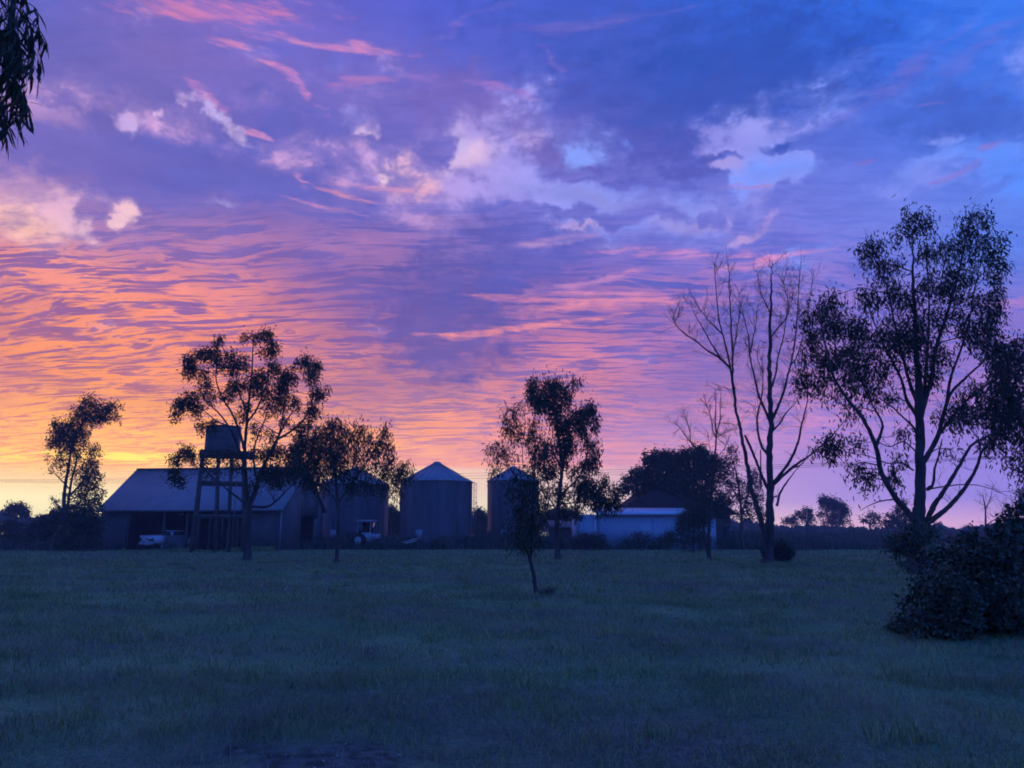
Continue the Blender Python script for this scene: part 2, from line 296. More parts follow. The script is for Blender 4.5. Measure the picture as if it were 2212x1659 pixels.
def mat(name, c1, c2=None, scale=4.0, rough=.8, spec=.3, metal=0.0, bump=0.0, bscale=30.0, stretch=(1, 1, 1), wave=None, island=0.0, coord='Object', transl=0.0):
    m = bpy.data.materials.new(name); m.use_nodes = True
    t = m.node_tree; n = t.nodes; l = t.links; b = n['Principled BSDF']
    b.inputs['Roughness'].default_value = rough; b.inputs['Metallic'].default_value = metal
    b.inputs['Specular IOR Level'].default_value = spec
    tc = n.new('ShaderNodeTexCoord'); mp = n.new('ShaderNodeMapping'); mp.inputs['Scale'].default_value = stretch
    l.new(tc.outputs[coord], mp.inputs[0])
    no = n.new('ShaderNodeTexNoise'); no.inputs['Scale'].default_value = scale; no.inputs['Detail'].default_value = 4
    l.new(mp.outputs[0], no.inputs['Vector'])
    r = n.new('ShaderNodeValToRGB'); e = r.color_ramp.elements
    e[0].position = .32; e[1].position = .68; e[0].color = (*c1, 1); e[1].color = (*(c2 or [x * 1.25 for x in c1]), 1)
    src = no.outputs['Fac']
    if island:
        g = n.new('ShaderNodeNewGeometry'); mm = n.new('ShaderNodeMath'); mm.operation = 'MULTIPLY_ADD'
        l.new(g.outputs['Random Per Island'], mm.inputs[0]); mm.inputs[1].default_value = island
        ad = n.new('ShaderNodeMath'); ad.operation = 'ADD'; ad.inputs[1].default_value = -island / 2
        l.new(src, ad.inputs[0]); l.new(ad.outputs[0], mm.inputs[2]); src = mm.outputs[0]
    l.new(src, r.inputs[0]); l.new(r.outputs[0], b.inputs['Base Color'])
    h = None
    if wave:                                # (axis, frequency in 1/m, depth): rolled corrugations
        sp = n.new('ShaderNodeSeparateXYZ'); l.new(tc.outputs['Object'], sp.inputs[0])
        a = n.new('ShaderNodeMath'); a.operation = 'MULTIPLY'; a.inputs[1].default_value = wave[1] * 2 * math.pi
        l.new(sp.outputs[wave[0]], a.inputs[0]); s_ = n.new('ShaderNodeMath'); s_.operation = 'SINE'; l.new(a.outputs[0], s_.inputs[0])
        bp = n.new('ShaderNodeBump'); bp.inputs['Strength'].default_value = 1; bp.inputs['Distance'].default_value = wave[2]
        l.new(s_.outputs[0], bp.inputs['Height']); l.new(bp.outputs[0], b.inputs['Normal'])
    elif bump:
        nb = n.new('ShaderNodeTexNoise'); nb.inputs['Scale'].default_value = bscale; nb.inputs['Detail'].default_value = 5
        l.new(mp.outputs[0], nb.inputs['Vector'])
        bp = n.new('ShaderNodeBump'); bp.inputs['Strength'].default_value = 1; bp.inputs['Distance'].default_value = bump
        l.new(nb.outputs['Fac'], bp.inputs['Height']); l.new(bp.outputs[0], b.inputs['Normal'])
    if transl:
        tr = n.new('ShaderNodeBsdfTranslucent'); l.new(r.outputs[0], tr.inputs[0]); mx = n.new('ShaderNodeMixShader'); mx.inputs[0].default_value = transl
        l.new(b.outputs[0], mx.inputs[1]); l.new(tr.outputs[0], mx.inputs[2]); l.new(mx.outputs[0], n['Material Output'].inputs[0])
    return m

def tag(o, label=None, cat=None, group=None, kind=None):
    for k, v in (('label', label), ('category', cat), ('group', group), ('kind', kind)):
        if v: o[k] = v
    return o
def empty(name, loc, label, cat, group=None, rz=0.0):
    o = bpy.data.objects.new(name, None); o.empty_display_size = .3; COL.objects.link(o)
    o.location = tuple(float(x) for x in loc); o.rotation_euler.z = rz
    return tag(o, label, cat, group)

class MB:                                   # gathers arrays of vertices and faces, builds one mesh object
    def __init__(s): s.v = []; s.f4 = []; s.f3 = []; s.n = 0
    def add(s, v, f):
        v = np.asarray(v, float).reshape(-1, 3); f = np.asarray(f, int)
        if len(f):
            (s.f4 if f.shape[1] == 4 else s.f3).append(f + s.n)
        s.v.append(v); s.n += len(v); return s
    def box(s, c, size, rz=0.0, rx=0.0, ry=0.0, taper=1.0):
        c = np.asarray(c, float); h = np.asarray(size, float) / 2
        p = np.array([(x, y, z) for z in (-1, 1) for y in (-1, 1) for x in (-1, 1)], float) * h
        p[4:, :2] *= taper
        R = np.array((Matrix.Rotation(rz, 3, 'Z') @ Matrix.Rotation(ry, 3, 'Y') @ Matrix.Rotation(rx, 3, 'X')))
        return s.add(p @ R.T + c, [(0, 2, 3, 1), (4, 5, 7, 6), (0, 1, 5, 4), (1, 3, 7, 5), (3, 2, 6, 7), (2, 0, 4, 6)])
    def bar(s, a, b, w, d=None, up=(0, 0, 1)):          # squared bar between two points
        a = np.asarray(a, float); b = np.asarray(b, float); d = d or w
        t = b - a; t /= np.linalg.norm(t); x = np.cross(t, up)
        if np.linalg.norm(x) < 1e-3: x = np.cross(t, (0, 1, 0))
        x /= np.linalg.norm(x); y = np.cross(x, t)
        p = [q + x * i * w / 2 + y * j * d / 2 for q in (a, b) for i, j in ((-1, -1), (1, -1), (1, 1), (-1, 1))]
        return s.add(p, [(0, 1, 2, 3), (7, 6, 5, 4), (0, 4, 5, 1), (1, 5, 6, 2), (2, 6, 7, 3), (3, 7, 4, 0)])
    def tubes(s, P, R, k=6, cap=True):                  # P (n,m,3), R (n,m)
        P = np.asarray(P, float); R = np.asarray(R, float)
        if P.ndim == 2: P = P[None]; R = R[None]
        n, m, _ = P.shape
        if n == 0: return s
        T = np.gradient(P, axis=1); T /= np.linalg.norm(T, axis=2, keepdims=True) + 1e-9
        ref = np.where(np.abs(T[..., 2:3]) > .8, np.array([[[0, 1.0, 0]]]), np.array([[[0, 0, 1.0]]]))
        ref = np.broadcast_to(ref[:, :1], T.shape)      # one reference for each tube, so it does not twist
        A = np.cross(T, ref); A /= np.linalg.norm(A, axis=2, keepdims=True) + 1e-9; B = np.cross(T, A)
        an = np.arange(k) * 2 * math.pi / k
        V = P[:, :, None] + R[:, :, None, None] * (A[:, :, None] * np.cos(an)[None, None, :, None] + B[:, :, None] * np.sin(an)[None, None, :, None])
        i = np.arange(n)[:, None, None] * m * k; j = np.arange(m - 1)[None, :, None] * k; q = np.arange(k)[None, None]
        q2 = (q + 1) % k
        F_ = np.stack(np.broadcast_arrays(i + j + q, i + j + q2, i + j + k + q2, i + j + k + q), -1).reshape(-1, 4)
        s.add(V.reshape(-1, 3), F_)
        if cap and k == 4: pass
        return s
    def lathe(s, prof, c, k=32, a0=0.0):                # prof [(r,z)...]
        c = np.asarray(c, float); prof = np.asarray(prof, float); m = len(prof)
        an = a0 + np.arange(k) * 2 * math.pi / k
        V = np.stack([prof[:, None, 0] * np.cos(an), prof[:, None, 0] * np.sin(an), np.repeat(prof[:, 1:], k, 1)], -1) + c
        j = np.arange(m - 1)[:, None] * k; q = np.arange(k)[None]; q2 = (q + 1) % k
        return s.add(V.reshape(-1, 3), np.stack(np.broadcast_arrays(j + q, j + q2, j + k + q2, j + k + q), -1).reshape(-1, 4))
    def disc(s, c, r, axis, k=24, th=.1):               # closed wheel-like cylinder along an axis
        c = np.asarray(c, float); ax = np.asarray(axis, float); ax /= np.linalg.norm(ax)
        up = np.array([0, 0, 1.0]) if abs(ax[2]) < .9 else np.array([1.0, 0, 0]); x = np.cross(ax, up); x /= np.linalg.norm(x); y = np.cross(ax, x)
        an = np.arange(k) * 2 * math.pi / k; ring = lambda rr, o: c + ax * o + rr * (np.cos(an)[:, None] * x + np.sin(an)[:, None] * y)
        rs = [(0.001, -th / 2), (r * .93, -th / 2), (r, -th / 2 * .7), (r, th / 2 * .7), (r * .93, th / 2), (0.001, th / 2)]
        V = np.concatenate([ring(a, b) for a, b in rs]); j = np.arange(5)[:, None] * k; q = np.arange(k)[None]; q2 = (q + 1) % k
        return s.add(V, np.stack(np.broadcast_arrays(j + q, j + q2, j + k + q2, j + k + q), -1).reshape(-1, 4))
    def leaves(s, P, D, Ln, Wd, curve=False):           # pointed leaves: position, direction, length, width
        P = np.asarray(P); n = len(P)
        if n == 0: return s
        D = D / (np.linalg.norm(D, axis=1, keepdims=True) + 1e-9)
        S = np.cross(D, rng.normal(size=(n, 3))); S /= np.linalg.norm(S, axis=1, keepdims=True) + 1e-9
        Nn = np.cross(D, S); L_ = np.asarray(Ln).reshape(-1, 1); w = np.asarray(Wd).reshape(-1, 1) / 2
        if not curve:
            V = np.stack([P, P + D * L_ * .45 + S * w, P + D * L_, P + D * L_ * .45 - S * w], 1)
            return s.add(V.reshape(-1, 3), np.arange(n * 4).reshape(n, 4))
        b = rng.uniform(-.28, .28, (n, 1)) * L_
        V = np.stack([P, P + D * L_ * .3 + S * w + Nn * b * .5, P + D * L_ * .7 + S * w * .75 + Nn * b, P + D * L_ + Nn * b * 1.0 + S * b * .5,
                      P + D * L_ * .7 - S * w * .75 + Nn * b, P + D * L_ * .3 - S * w + Nn * b * .5], 1)
        o = np.arange(n)[:, None] * 6
        F_ = np.concatenate([o + np.array([[0, 1, 2, 5]]), o + np.array([[5, 2, 3, 4]])])
        return s.add(V.reshape(-1, 3), F_)
    def build(s, name, m, parent=None, smooth=False, loc=None):
        V = np.concatenate(s.v); base = np.array(parent.location) if parent is not None else (np.asarray(loc) if loc is not None else np.zeros(3))
        if parent is not None and parent.parent is not None: base = base + np.array(parent.parent.location)
        rz = parent.rotation_euler.z if parent is not None else 0
        V = V - (base if not s.local(parent) else 0)
        me = bpy.data.meshes.new(name)
        q = np.concatenate(s.f4) if s.f4 else np.zeros((0, 4), int); t = np.concatenate(s.f3) if s.f3 else np.zeros((0, 3), int)
        loops = np.concatenate([q.ravel(), t.ravel()]).astype(np.int32)
        st = np.concatenate([np.arange(len(q)) * 4, len(q) * 4 + np.arange(len(t)) * 3]).astype(np.int32)
        me.vertices.add(len(V)); me.vertices.foreach_set('co', V.astype(np.float32).ravel())
        me.loops.add(len(loops)); me.loops.foreach_set('vertex_index', loops)
        me.polygons.add(len(st)); me.polygons.foreach_set('loop_start', st)
        if smooth: me.polygons.foreach_set('use_smooth', np.ones(len(st), bool))
        me.update(calc_edges=True); me.validate(); me.materials.append(m)
        o = bpy.data.objects.new(name, me); COL.objects.link(o)
        if parent is not None: o.parent = parent
        elif loc is not None: o.location = tuple(loc)
        return o
    def local(s, parent):                               # a rotated thing is built in its own coordinates
        while parent is not None:
            if parent.rotation_euler.z or parent.get('_local'): return True
            parent = parent.parent
        return False

def spline(pts, m=8):                       # Catmull-Rom through points (n,d)
    p = np.asarray(pts, float)
    if len(p) == 2: return p[0] + (p[1] - p[0]) * np.linspace(0, 1, m)[:, None]
    q = np.vstack([2 * p[0] - p[1], p, 2 * p[-1] - p[-2]]); out = []
    for i in range(len(p) - 1):
        a, b, c, d = q[i:i + 4]; t = np.linspace(0, 1, m, endpoint=False)[:, None]
        out.append(.5 * ((2 * b) + (c - a) * t + (2 * a - 5 * b + 4 * c - d) * t ** 2 + (3 * b - a - 3 * c + d) * t ** 3))
    return np.vstack(out + [p[-1:]])

# ---------------------------------------------------------------- trees
class Tree:
    def __init__(s, name, label, cat, base_u, base_v, Y=None, group=None, k=1.0):
        s.k = k; b = gnd(base_u, base_v) if Y is None else at(base_u, base_v, Y)
        s.Y = b[1]; b[2] = 0; s.e = empty(name, b, label, cat, group); s.t = MB(); s.l = MB(); s.pts = []; s.twigs = []; s.px = px(s.Y)
    def limb(s, uv, r0, r1, dy=0.0, jit=.4):            # uv in photo units, radii in photo units, dy metres of depth gained by its end
        uv = np.asarray(uv, float); y0 = s.Y
        if s.pts:
            A = np.array(s.pts); j = np.argmin((A[:, 0] - uv[0, 0]) ** 2 + (A[:, 1] - uv[0, 1]) ** 2)
            if math.hypot(A[j, 0] - uv[0, 0], A[j, 1] - uv[0, 1]) < 14: uv[0] = A[j, :2]
            y0 = A[j, 2]
        c = spline(uv, 7); n = len(c); tt = np.linspace(0, 1, n)
        if len(uv) > 2: c[1:-1] += rng.normal(size=(n - 2, 2)) * jit * (.4 + r0 * .06)
        Ys = y0 + dy * tt; R = (r0 + (r1 - r0) * tt ** .85) * s.px * s.k
        P3 = np.array([at(u, v, y) for (u, v), y in zip(c, Ys)])
        R = R * (1 + rng.normal(size=n) * .05)
        if not s.pts: P3[0, 2] = min(P3[0, 2], 0) - .1; R[0] *= 1.7; R[1] *= 1.25
        s.t.tubes(P3, R, 8 if r0 > 3 else 5)
        s.pts += [(u, v, y, *p, r) for (u, v), y, p, r in zip(c, Ys, P3, R)]
        return P3
    def fine(s, p0, d, ln, r, lev, spread=.5, up=.25, kids=3):      # bare twigs, branching
        d = d / np.linalg.norm(d); k = 4
        bend = rng.normal(size=3) * .18; P = [p0]
        for i in range(k - 1):
            d = d + bend * .5 + np.array([0, 0, up * .25]) + rng.normal(size=3) * .1; d /= np.linalg.norm(d); P.append(P[-1] + d * ln / (k - 1))
        P = np.array(P); s.twigs.append((P, np.linspace(r, r * .45, k)))
        if lev <= 0: return
        for j in range(kids):
            i = rng.integers(1, k); dd = d + rng.normal(size=3) * spread
            s.fine(P[i], dd, ln * rng.uniform(.5, .8), r * .55, lev - 1, spread, up, kids)
    def bare(s, n, ln, lev=2, rmin=0.0, rmax=1e9, vmax=None, spread=.55, up=.3, kids=3, rt=None):
        A = np.array([p for p in s.pts if rmin <= p[6] <= rmax and (vmax is None or p[1] < vmax)])
        if not len(A): return
        for j in rng.choice(len(A), n):
            p = A[j, 3:6]; d = rng.normal(size=3) * .8 + np.array([0, 0, .9]); s.fine(p, d, ln * rng.uniform(.5, 1.2), rt or max(A[j, 6] * .35, .4 * s.px), lev, spread, up, kids)
    def blob(s, u, v, ru, rv, ncl, m, L=.14, w=.03, cr=.28, dy=None, hang=1.0, bough=True, flat=1.0):
        dy = rng.uniform(-.7, .7) * ru * s.px * 2 if dy is None else dy
        cY = s.Y + dy; c = at(u, v, cY); k = cY / F; rx, rz = ru * k, rv * k
        q = rng.normal(size=(ncl, 3)); q /= np.linalg.norm(q, axis=1, keepdims=True); q *= rng.uniform(.15, 1, (ncl, 1)) ** .45
        C = c + q * np.array([rx, rx * flat, rz])
        if s.pts and bough:
            A = np.array(s.pts); dz = A[:, 5] - c[2]
            cost = np.linalg.norm(A[:, 3:6] - c, axis=1) + np.maximum(dz, 0) * 1.5 + np.maximum(-.3 - dz, 0) * .15
            j = np.argmin(cost); a = A[j, 3:6]; mid = (a + c) / 2 + rng.normal(size=3) * .08 * np.linalg.norm(c - a) + np.array([0, 0, .08 * np.linalg.norm(c - a)])
            B = spline([a, mid, c + np.array([0, 0, rz * .4])], 6); r = min(A[j, 6] * .6, max(1.6 * s.px, .02))
            s.t.tubes(B, np.linspace(r, .35 * s.px + .004, len(B)), 5)
            near = np.argmin(((C[:, None] - B[None, 3:]) ** 2).sum(2), 1) + 3
            st = B[near]; tt = np.linspace(0, 1, 4)[None, :, None]
            ctl = (st + C) / 2 + np.array([0, 0, .15]) * rx + rng.normal(size=st.shape) * .1 * rx
            Pq = (1 - tt) ** 2 * st[:, None] + 2 * tt * (1 - tt) * ctl[:, None] + tt ** 2 * C[:, None]
            s.t.tubes(Pq, np.broadcast_to(np.linspace(.45, .2, 4) * s.px + .002, (ncl, 4)), 3)
        sz = rng.uniform(.55, 1.45, ncl)
        mm = np.maximum(1, (m * sz ** 2)).astype(int); idx = np.repeat(np.arange(ncl), mm); n = len(idx)
        off = rng.normal(size=(n, 3)) * cr * sz[idx, None] * np.array([.55, .55, .65 + .3 * max(hang, 0)]); off[:, 2] -= cr * .3 * hang
        D = rng.normal(size=(n, 3)) * .55 + np.array([0, 0, -1.0 * hang])
        s.l.leaves(C[idx] + off, D, L * rng.uniform(.6, 1.25, n), w * rng.uniform(.7, 1.3, n))
    def done(s, bark, leaf=None, tname='trunk', smooth=True):
        if s.twigs:
            P = np.array([t[0] for t in s.twigs]); R = np.array([t[1] for t in s.twigs]); s.t.tubes(P, R, 3)
        o = s.t.build(tname, bark, s.e, smooth=smooth)
        if s.l.v: s.l.build('foliage', leaf, s.e)
        return s.e

# ================================================================ materials
GREY_BARK = mat('bark', (.06, .05, .045), (.12, .10, .085), 3, .9, .1, bump=.02, bscale=14, stretch=(1, 1, .25))
PALE_BARK = mat('pale_bark', (.09, .075, .065), (.17, .145, .12), 3, .9, .1, bump=.02, bscale=14, stretch=(1, 1, .25))
LEAF = mat('gum_leaf', (.030, .045, .022), (.062, .082, .040), 1.2, .6, .25, island=.4, transl=.12)
LEAF_DARK = mat('dark_leaf', (.020, .035, .018), (.045, .065, .030), 1.2, .6, .25, island=.4, transl=.08)
LEAF_BUSH = mat('bush_leaf', (.020, .045, .026), (.060, .105, .050), 2.5, .42, .5, island=.7, transl=.08)
LEAF_FAR = mat('far_leaf', (.040, .048, .036), (.065, .075, .052), .2, .8, .1, island=.5)
GRASS = mat('grass_blade', (.130, .230, .085), (.400, .460, .190), .45, .75, .15, island=.55, transl=.2)
DRY = mat('dry_grass', (.20, .185, .135), (.36, .32, .24), .7, .8, .1, island=.5, transl=.15)
WEED = mat('tall_weed', (.065, .080, .052), (.175, .160, .115), .5, .85, .1, island=.6, transl=.1)
IRON_ROOF = mat('iron_roof', (.27, .27, .27), (.36, .35, .345), .8, .5, .4, metal=.25, wave=(0, 13, .012))
IRON_WALL = mat('iron_wall', (.13, .125, .125), (.20, .19, .18), .7, .65, .3, metal=.1, wave=(2, 9, .015))
IRON_GABLE = mat('iron_gable', (.13, .125, .125), (.19, .18, .175), .7, .65, .3, metal=.1, wave=(2, 9, .015))
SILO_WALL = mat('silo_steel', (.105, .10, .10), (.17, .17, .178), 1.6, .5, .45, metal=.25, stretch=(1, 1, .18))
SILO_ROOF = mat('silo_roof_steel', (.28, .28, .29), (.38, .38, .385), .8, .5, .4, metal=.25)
TANK_STEEL = mat('tank_steel', (.10, .09, .09), (.20, .17, .16), 1.6, .7, .3, metal=.1, wave=(2, 11, .015))
TIMBER = mat('old_timber', (.075, .062, .055), (.15, .13, .115), 3, .9, .1, bump=.008, bscale=20, stretch=(1, 1, .2))
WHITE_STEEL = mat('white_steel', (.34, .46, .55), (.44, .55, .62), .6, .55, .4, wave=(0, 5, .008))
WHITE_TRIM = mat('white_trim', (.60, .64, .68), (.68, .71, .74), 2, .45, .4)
RUST_TRIM = mat('rusted_trim', (.30, .20, .15), (.45, .33, .27), 3, .8, .2)
DARK_ROOF = mat('dark_roof', (.022, .015, .014), (.040, .028, .026), 2, .8, .2, wave=(0, 6, .02))
BRICK = mat('house_wall', (.12, .10, .09), (.17, .14, .12), 6, .9, .1)
WHITE_PAINT = mat('white_paint', (.76, .77, .79), (.82, .82, .83), 3, .35, .5)
DULL_PAINT = mat('dull_paint', (.40, .40, .41), (.52, .52, .52), 4, .6, .3)
GLASS = mat('dark_glass', (.015, .017, .02), (.03, .032, .035), 3, .12, .6)
RUBBER = mat('rubber', (.018, .018, .018), (.03, .03, .03), 8, .85, .2)
BLACK = mat('black_trim', (.02, .02, .022), (.035, .035, .036), 6, .6, .3)
RED_LENS = mat('red_lens', (.10, .012, .012), (.16, .02, .02), 8, .3, .5)
STEEL = mat('plain_steel', (.30, .30, .31), (.42, .42, .42), 6, .5, .4, metal=.4)
STONE = mat('pebble', (.30, .28, .27), (.48, .45, .43), 12, .8, .2)

# ================================================================ ground
def ground_mat():
    m = bpy.data.materials.new('paddock_ground'); m.use_nodes = True
    t = m.node_tree; n = t.nodes; l = t.links; b = n['Principled BSDF']; b.inputs['Roughness'].default_value = .95; b.inputs['Specular IOR Level'].default_value = .05
    tc = n.new('ShaderNodeTexCoord')
    def no(sc_, det, st=(1, 1, 1)):
        mp = n.new('ShaderNodeMapping'); mp.inputs['Scale'].default_value = st; l.new(tc.outputs['Object'], mp.inputs[0])
        x = n.new('ShaderNodeTexNoise'); x.inputs['Scale'].default_value = sc_; x.inputs['Detail'].default_value = det; l.new(mp.outputs[0], x.inputs['Vector']); return x.outputs['Fac']
    def rp(src, stops):
        r = n.new('ShaderNodeValToRGB'); l.new(src, r.inputs[0])
        while len(r.color_ramp.elements) < len(stops): r.color_ramp.elements.new(.5)
        for e, (p, c) in zip(r.color_ramp.elements, stops): e.position = p; e.color = (*c, 1)
        return r.outputs[0]
    def mx(f, a, b_, bl='MIX'):
        x = n.new('ShaderNodeMix'); x.data_type = 'RGBA'; x.blend_type = bl
        for i, q in ((0, f), (6, a), (7, b_)):
            if hasattr(q, 'links'): l.new(q, x.inputs[i])
            else: x.inputs[i].default_value = q
        return x.outputs[2]
    green = rp(no(.35, 5), [(.3, (.08, .18, .075)), (.5, (.17, .28, .125)), (.7, (.28, .34, .17))])
    dry = rp(no(3.0, 6), [(.3, (.11, .10, .075)), (.7, (.20, .18, .14))])
    patch = rp(no(.12, 6, (1, 2, 1)), [(.42, (0, 0, 0)), (.62, (1, 1, 1))])
    c = mx(patch, green, dry)
    speck = rp(no(22, 3), [(.3, (.62, .62, .62)), (.7, (1.3, 1.3, 1.3))]); c = mx(1.0, c, speck, 'MULTIPLY')
    soilc = rp(no(9, 5), [(.35, (.055, .065, .05)), (.65, (.16, .165, .135))])
    # bare soil, with its own ragged outline
    g = gnd(650, 1640)
    mp = n.new('ShaderNodeMapping'); mp.vector_type = 'TEXTURE'; mp.inputs['Location'].default_value = (g[0] + .25, g[1] - .1, 0); mp.inputs['Scale'].default_value = (1.0, .55, 10)
    l.new(tc.outputs['Object'], mp.inputs[0]); ln = n.new('ShaderNodeVectorMath'); ln.operation = 'LENGTH'; l.new(mp.outputs[0], ln.inputs[0])
    ad = n.new('ShaderNodeMath'); ad.operation = 'MULTIPLY_ADD'; l.new(no(2.2, 5), ad.inputs[0]); ad.inputs[1].default_value = 2.2; l.new(ln.outputs['Value'], ad.inputs[2])
    s_ = rp(ad.outputs[0], [(0.0, (1, 1, 1)), (1.0, (0, 0, 0))])
    mr = n.new('ShaderNodeMapRange'); l.new(ad.outputs[0], mr.inputs[0]); mr.inputs[1].default_value = 1.5; mr.inputs[2].default_value = 2.4; mr.inputs[3].default_value = 1; mr.inputs[4].default_value = 0
    c = mx(mr.outputs[0], c, soilc)
    l.new(c, b.inputs['Base Color'])
    bp = n.new('ShaderNodeBump'); bp.inputs['Distance'].default_value = .05; l.new(no(6, 6), bp.inputs['Height']); l.new(bp.outputs[0], b.inputs['Normal'])
    return m
def hills(x, y):                            # gentle swell of the paddock, in metres
    return .035 * np.sin(x * .9 + 1.3) * np.sin(y * .7) + .03 * np.sin(x * .31 + y * .23) + .02 * np.sin(x * 2.3 + y * 1.9)
g1_ = np.linspace(-1, 1, 261); gx = np.sinh(g1_ * 4.2) / np.sinh(4.2) * 345
GX, GY = np.meshgrid(gx, gx + 8); fall = np.exp(-((GX ** 2 + (GY - 8) ** 2) / 45 ** 2))
GZ = hills(GX, GY) * fall
nn = len(gx); ii = np.arange(nn - 1); I, J = np.meshgrid(ii, ii); a = J * nn + I
gm = MB(); gm.add(np.stack([GX, GY, GZ], -1).reshape(-1, 3), np.stack([a, a + 1, a + nn + 1, a + nn], -1).reshape(-1, 4))
tag(gm.build('ground', ground_mat(), smooth=True), kind='structure')

# ---- grass
def fbm2(x, y, s):                          # cheap lumpy field for patchiness
    r = np.zeros_like(x); a = 1.0; f = s
    for i in range(5):
        r += a * np.sin(x * f + i * 1.7 + 2 * np.sin(y * f * .7 + i)) * np.sin(y * f * 1.1 + i * 2.3 + 2 * np.sin(x * f * .6 - i)); a *= .6; f *= 1.9
    return r
def blades(n, y0, y1, h, w, lean=.45, keep=None, jitter=.35, spread=.92, seed=1, clump=None):
    r = np.random.default_rng(seed)
    y = np.sqrt(r.uniform(y0 ** 2, y1 ** 2, n)); x = r.uniform(-spread, spread, n) * y
    if clump:
        k = n // clump; cx = np.repeat(x[:k], clump); cy = np.repeat(y[:k], clump); x = cx + r.normal(size=k * clump) * .05; y = cy + r.normal(size=k * clump) * .05
    if keep is not None: q = keep(x, y, r); x = x[q]; y = y[q]
    n = len(x); z = hills(x, y) * np.exp(-((x ** 2 + (y - 8) ** 2) / 45 ** 2))
    hh = h * (1 + jitter * r.normal(size=n)).clip(.3, 2.2) * (1 + .40 * fbm2(x * 1.3, y, 2.2)).clip(.35, 2.0); a = r.uniform(0, 2 * math.pi, n); ww = w * r.uniform(.6, 1.4, n)
    d = np.stack([np.cos(a), np.sin(a), np.zeros(n)], 1); b = np.stack([x, y, z - .01], 1)
    ln = r.normal(size=(n, 2)) * lean; L1 = np.concatenate([ln, np.zeros((n, 1))], 1)
    up = np.array([0, 0, 1.0])
    m1 = b + (up * .6 + L1 * .35) * hh[:, None]; tp = b + (up * 1.0 + L1 * 1.0) * hh[:, None]
    W_ = d * ww[:, None] / 2
    V = np.stack([b - W_, b + W_, m1 + W_ * .7, m1 - W_ * .7, tp], 1)
    o = np.arange(n)[:, None] * 5
    return V.reshape(-1, 3), o + np.array([[0, 1, 2, 3]]), o + np.array([[3, 2, 4]])
soil_c = gnd(650, 1640) + np.array([.25, -.1, 0])
def notsoil(x, y, r):
    d = np.sqrt(((x - soil_c[0]) / 1.0) ** 2 + ((y - soil_c[1]) / .55) ** 2) + .35 * fbm2(x, y, 3.0)
    return r.uniform(size=len(x)) < np.clip((d - .45) / .9, .06, 1)
def thick(x, y, r): return notsoil(x, y, r) & (r.uniform(size=len(x)) < .60 + .40 * fbm2(x * 1.2, y, 1.7))
gb = MB()
for args in ((130000, 2.5, 9, .055, .006, .5), (130000, 8, 20, .075, .010, .5), (105000, 18, 42, .10, .02, .5), (72000, 40, 68, .13, .04, .45)):
    V, q, t = blades(*args, keep=thick, seed=int(args[1] * 10)); n0 = gb.n; gb.add(V, q); gb.f3.append(t + n0)
r = np.random.default_rng(77)
for c in range(900):                        # taller tussocks
    cy = math.sqrt(r.uniform(3.5 ** 2, 46 ** 2)); cx = r.uniform(-.76, .76) * cy; k = int(r.uniform(25, 80)); sp = r.uniform(.06, .22)
    if math.hypot((cx - soil_c[0]), (cy - soil_c[1]) / .6) < 1.2: continue
    x = cx + r.normal(size=k) * sp; y = cy + r.normal(size=k) * sp; b = np.stack([x, y, hills(x, y) - .01], 1)
    a = r.uniform(0, 6.28, k); ln = r.normal(size=(k, 3)) * .55 * np.array([1, 1, .2]); hh = (r.uniform(.09, .22) * r.uniform(.5, 1.2, k))[:, None]
    W_ = np.stack([np.cos(a), np.sin(a), 0 * a], 1) * (.003 + .00016 * cy); m1 = b + (np.array([0, 0, .7]) + ln * .4) * hh; tp = b + (np.array([0, 0, .95]) + ln * 1.1) * hh
    V = np.stack([b - W_, b + W_, m1 + W_ * .7, m1 - W_ * .7, tp], 1); o = np.arange(k)[:, None] * 5; n0 = gb.n
    gb.add(V.reshape(-1, 3), o + np.array([[0, 1, 2, 3]])); gb.f3.append(o + np.array([[3, 2, 4]]) + n0)
tag(gb.build('grass', GRASS), 'short rough paddock grass, green and patchy', 'grass', kind='stuff')
db = MB()
def dryp(x, y, r): return notsoil(x, y, r) & (r.uniform(size=len(x)) < (.10 + .55 * np.clip(fbm2(x, y, .33), 0, 1)))
for args in ((60000, 2.5, 9, .10, .004, .9), (60000, 8, 24, .13, .007, .8), (50000, 20, 60, .16, .018, .7)):
    V, q, t = blades(*args, keep=dryp, seed=int(args[1] * 31), clump=10); n0 = db.n; db.add(V, q); db.f3.append(t + n0)
for (u, v, k, h) in ((800, 1430, 140, .20), (700, 1400, 90, .18), (1050, 1470, 70, .16), (540, 1600, 160, .2), (420, 1640, 80, .2), (1120, 1370, 60, .2), (1850, 1560, 120, .2), (1700, 1500, 90, .18), (2090, 1610, 90, .18), (900, 1340, 50, .2), (1250, 1650, 70, .16)):
    c = gnd(u, v); r = np.random.default_rng(u)
    x = c[0] + r.normal(size=k) * .16; y = c[1] + r.normal(size=k) * .16; b = np.stack([x, y, hills(x, y)], 1)
    a = r.uniform(0, 6.28, k); ln = r.normal(size=(k, 3)) * .6 * np.array([1, 1, .2]); hh = h * r.uniform(.5, 1.2, k)[:, None]
    W_ = np.stack([np.cos(a), np.sin(a), 0 * a], 1) * .0022; m1 = b + (np.array([0, 0, .7]) + ln * .4) * hh; tp = b + (np.array([0, 0, .95]) + ln * 1.2) * hh
    V = np.stack([b - W_, b + W_, m1 + W_ * .7, m1 - W_ * .7, tp], 1); o = np.arange(k)[:, None] * 5; n0 = db.n
    db.add(V.reshape(-1, 3), o + np.array([[0, 1, 2, 3]])); db.f3.append(o + np.array([[3, 2, 4]]) + n0)
tag(db.build('dry_grass', DRY), 'pale dry grass stalks scattered through the paddock', 'grass', kind='stuff')
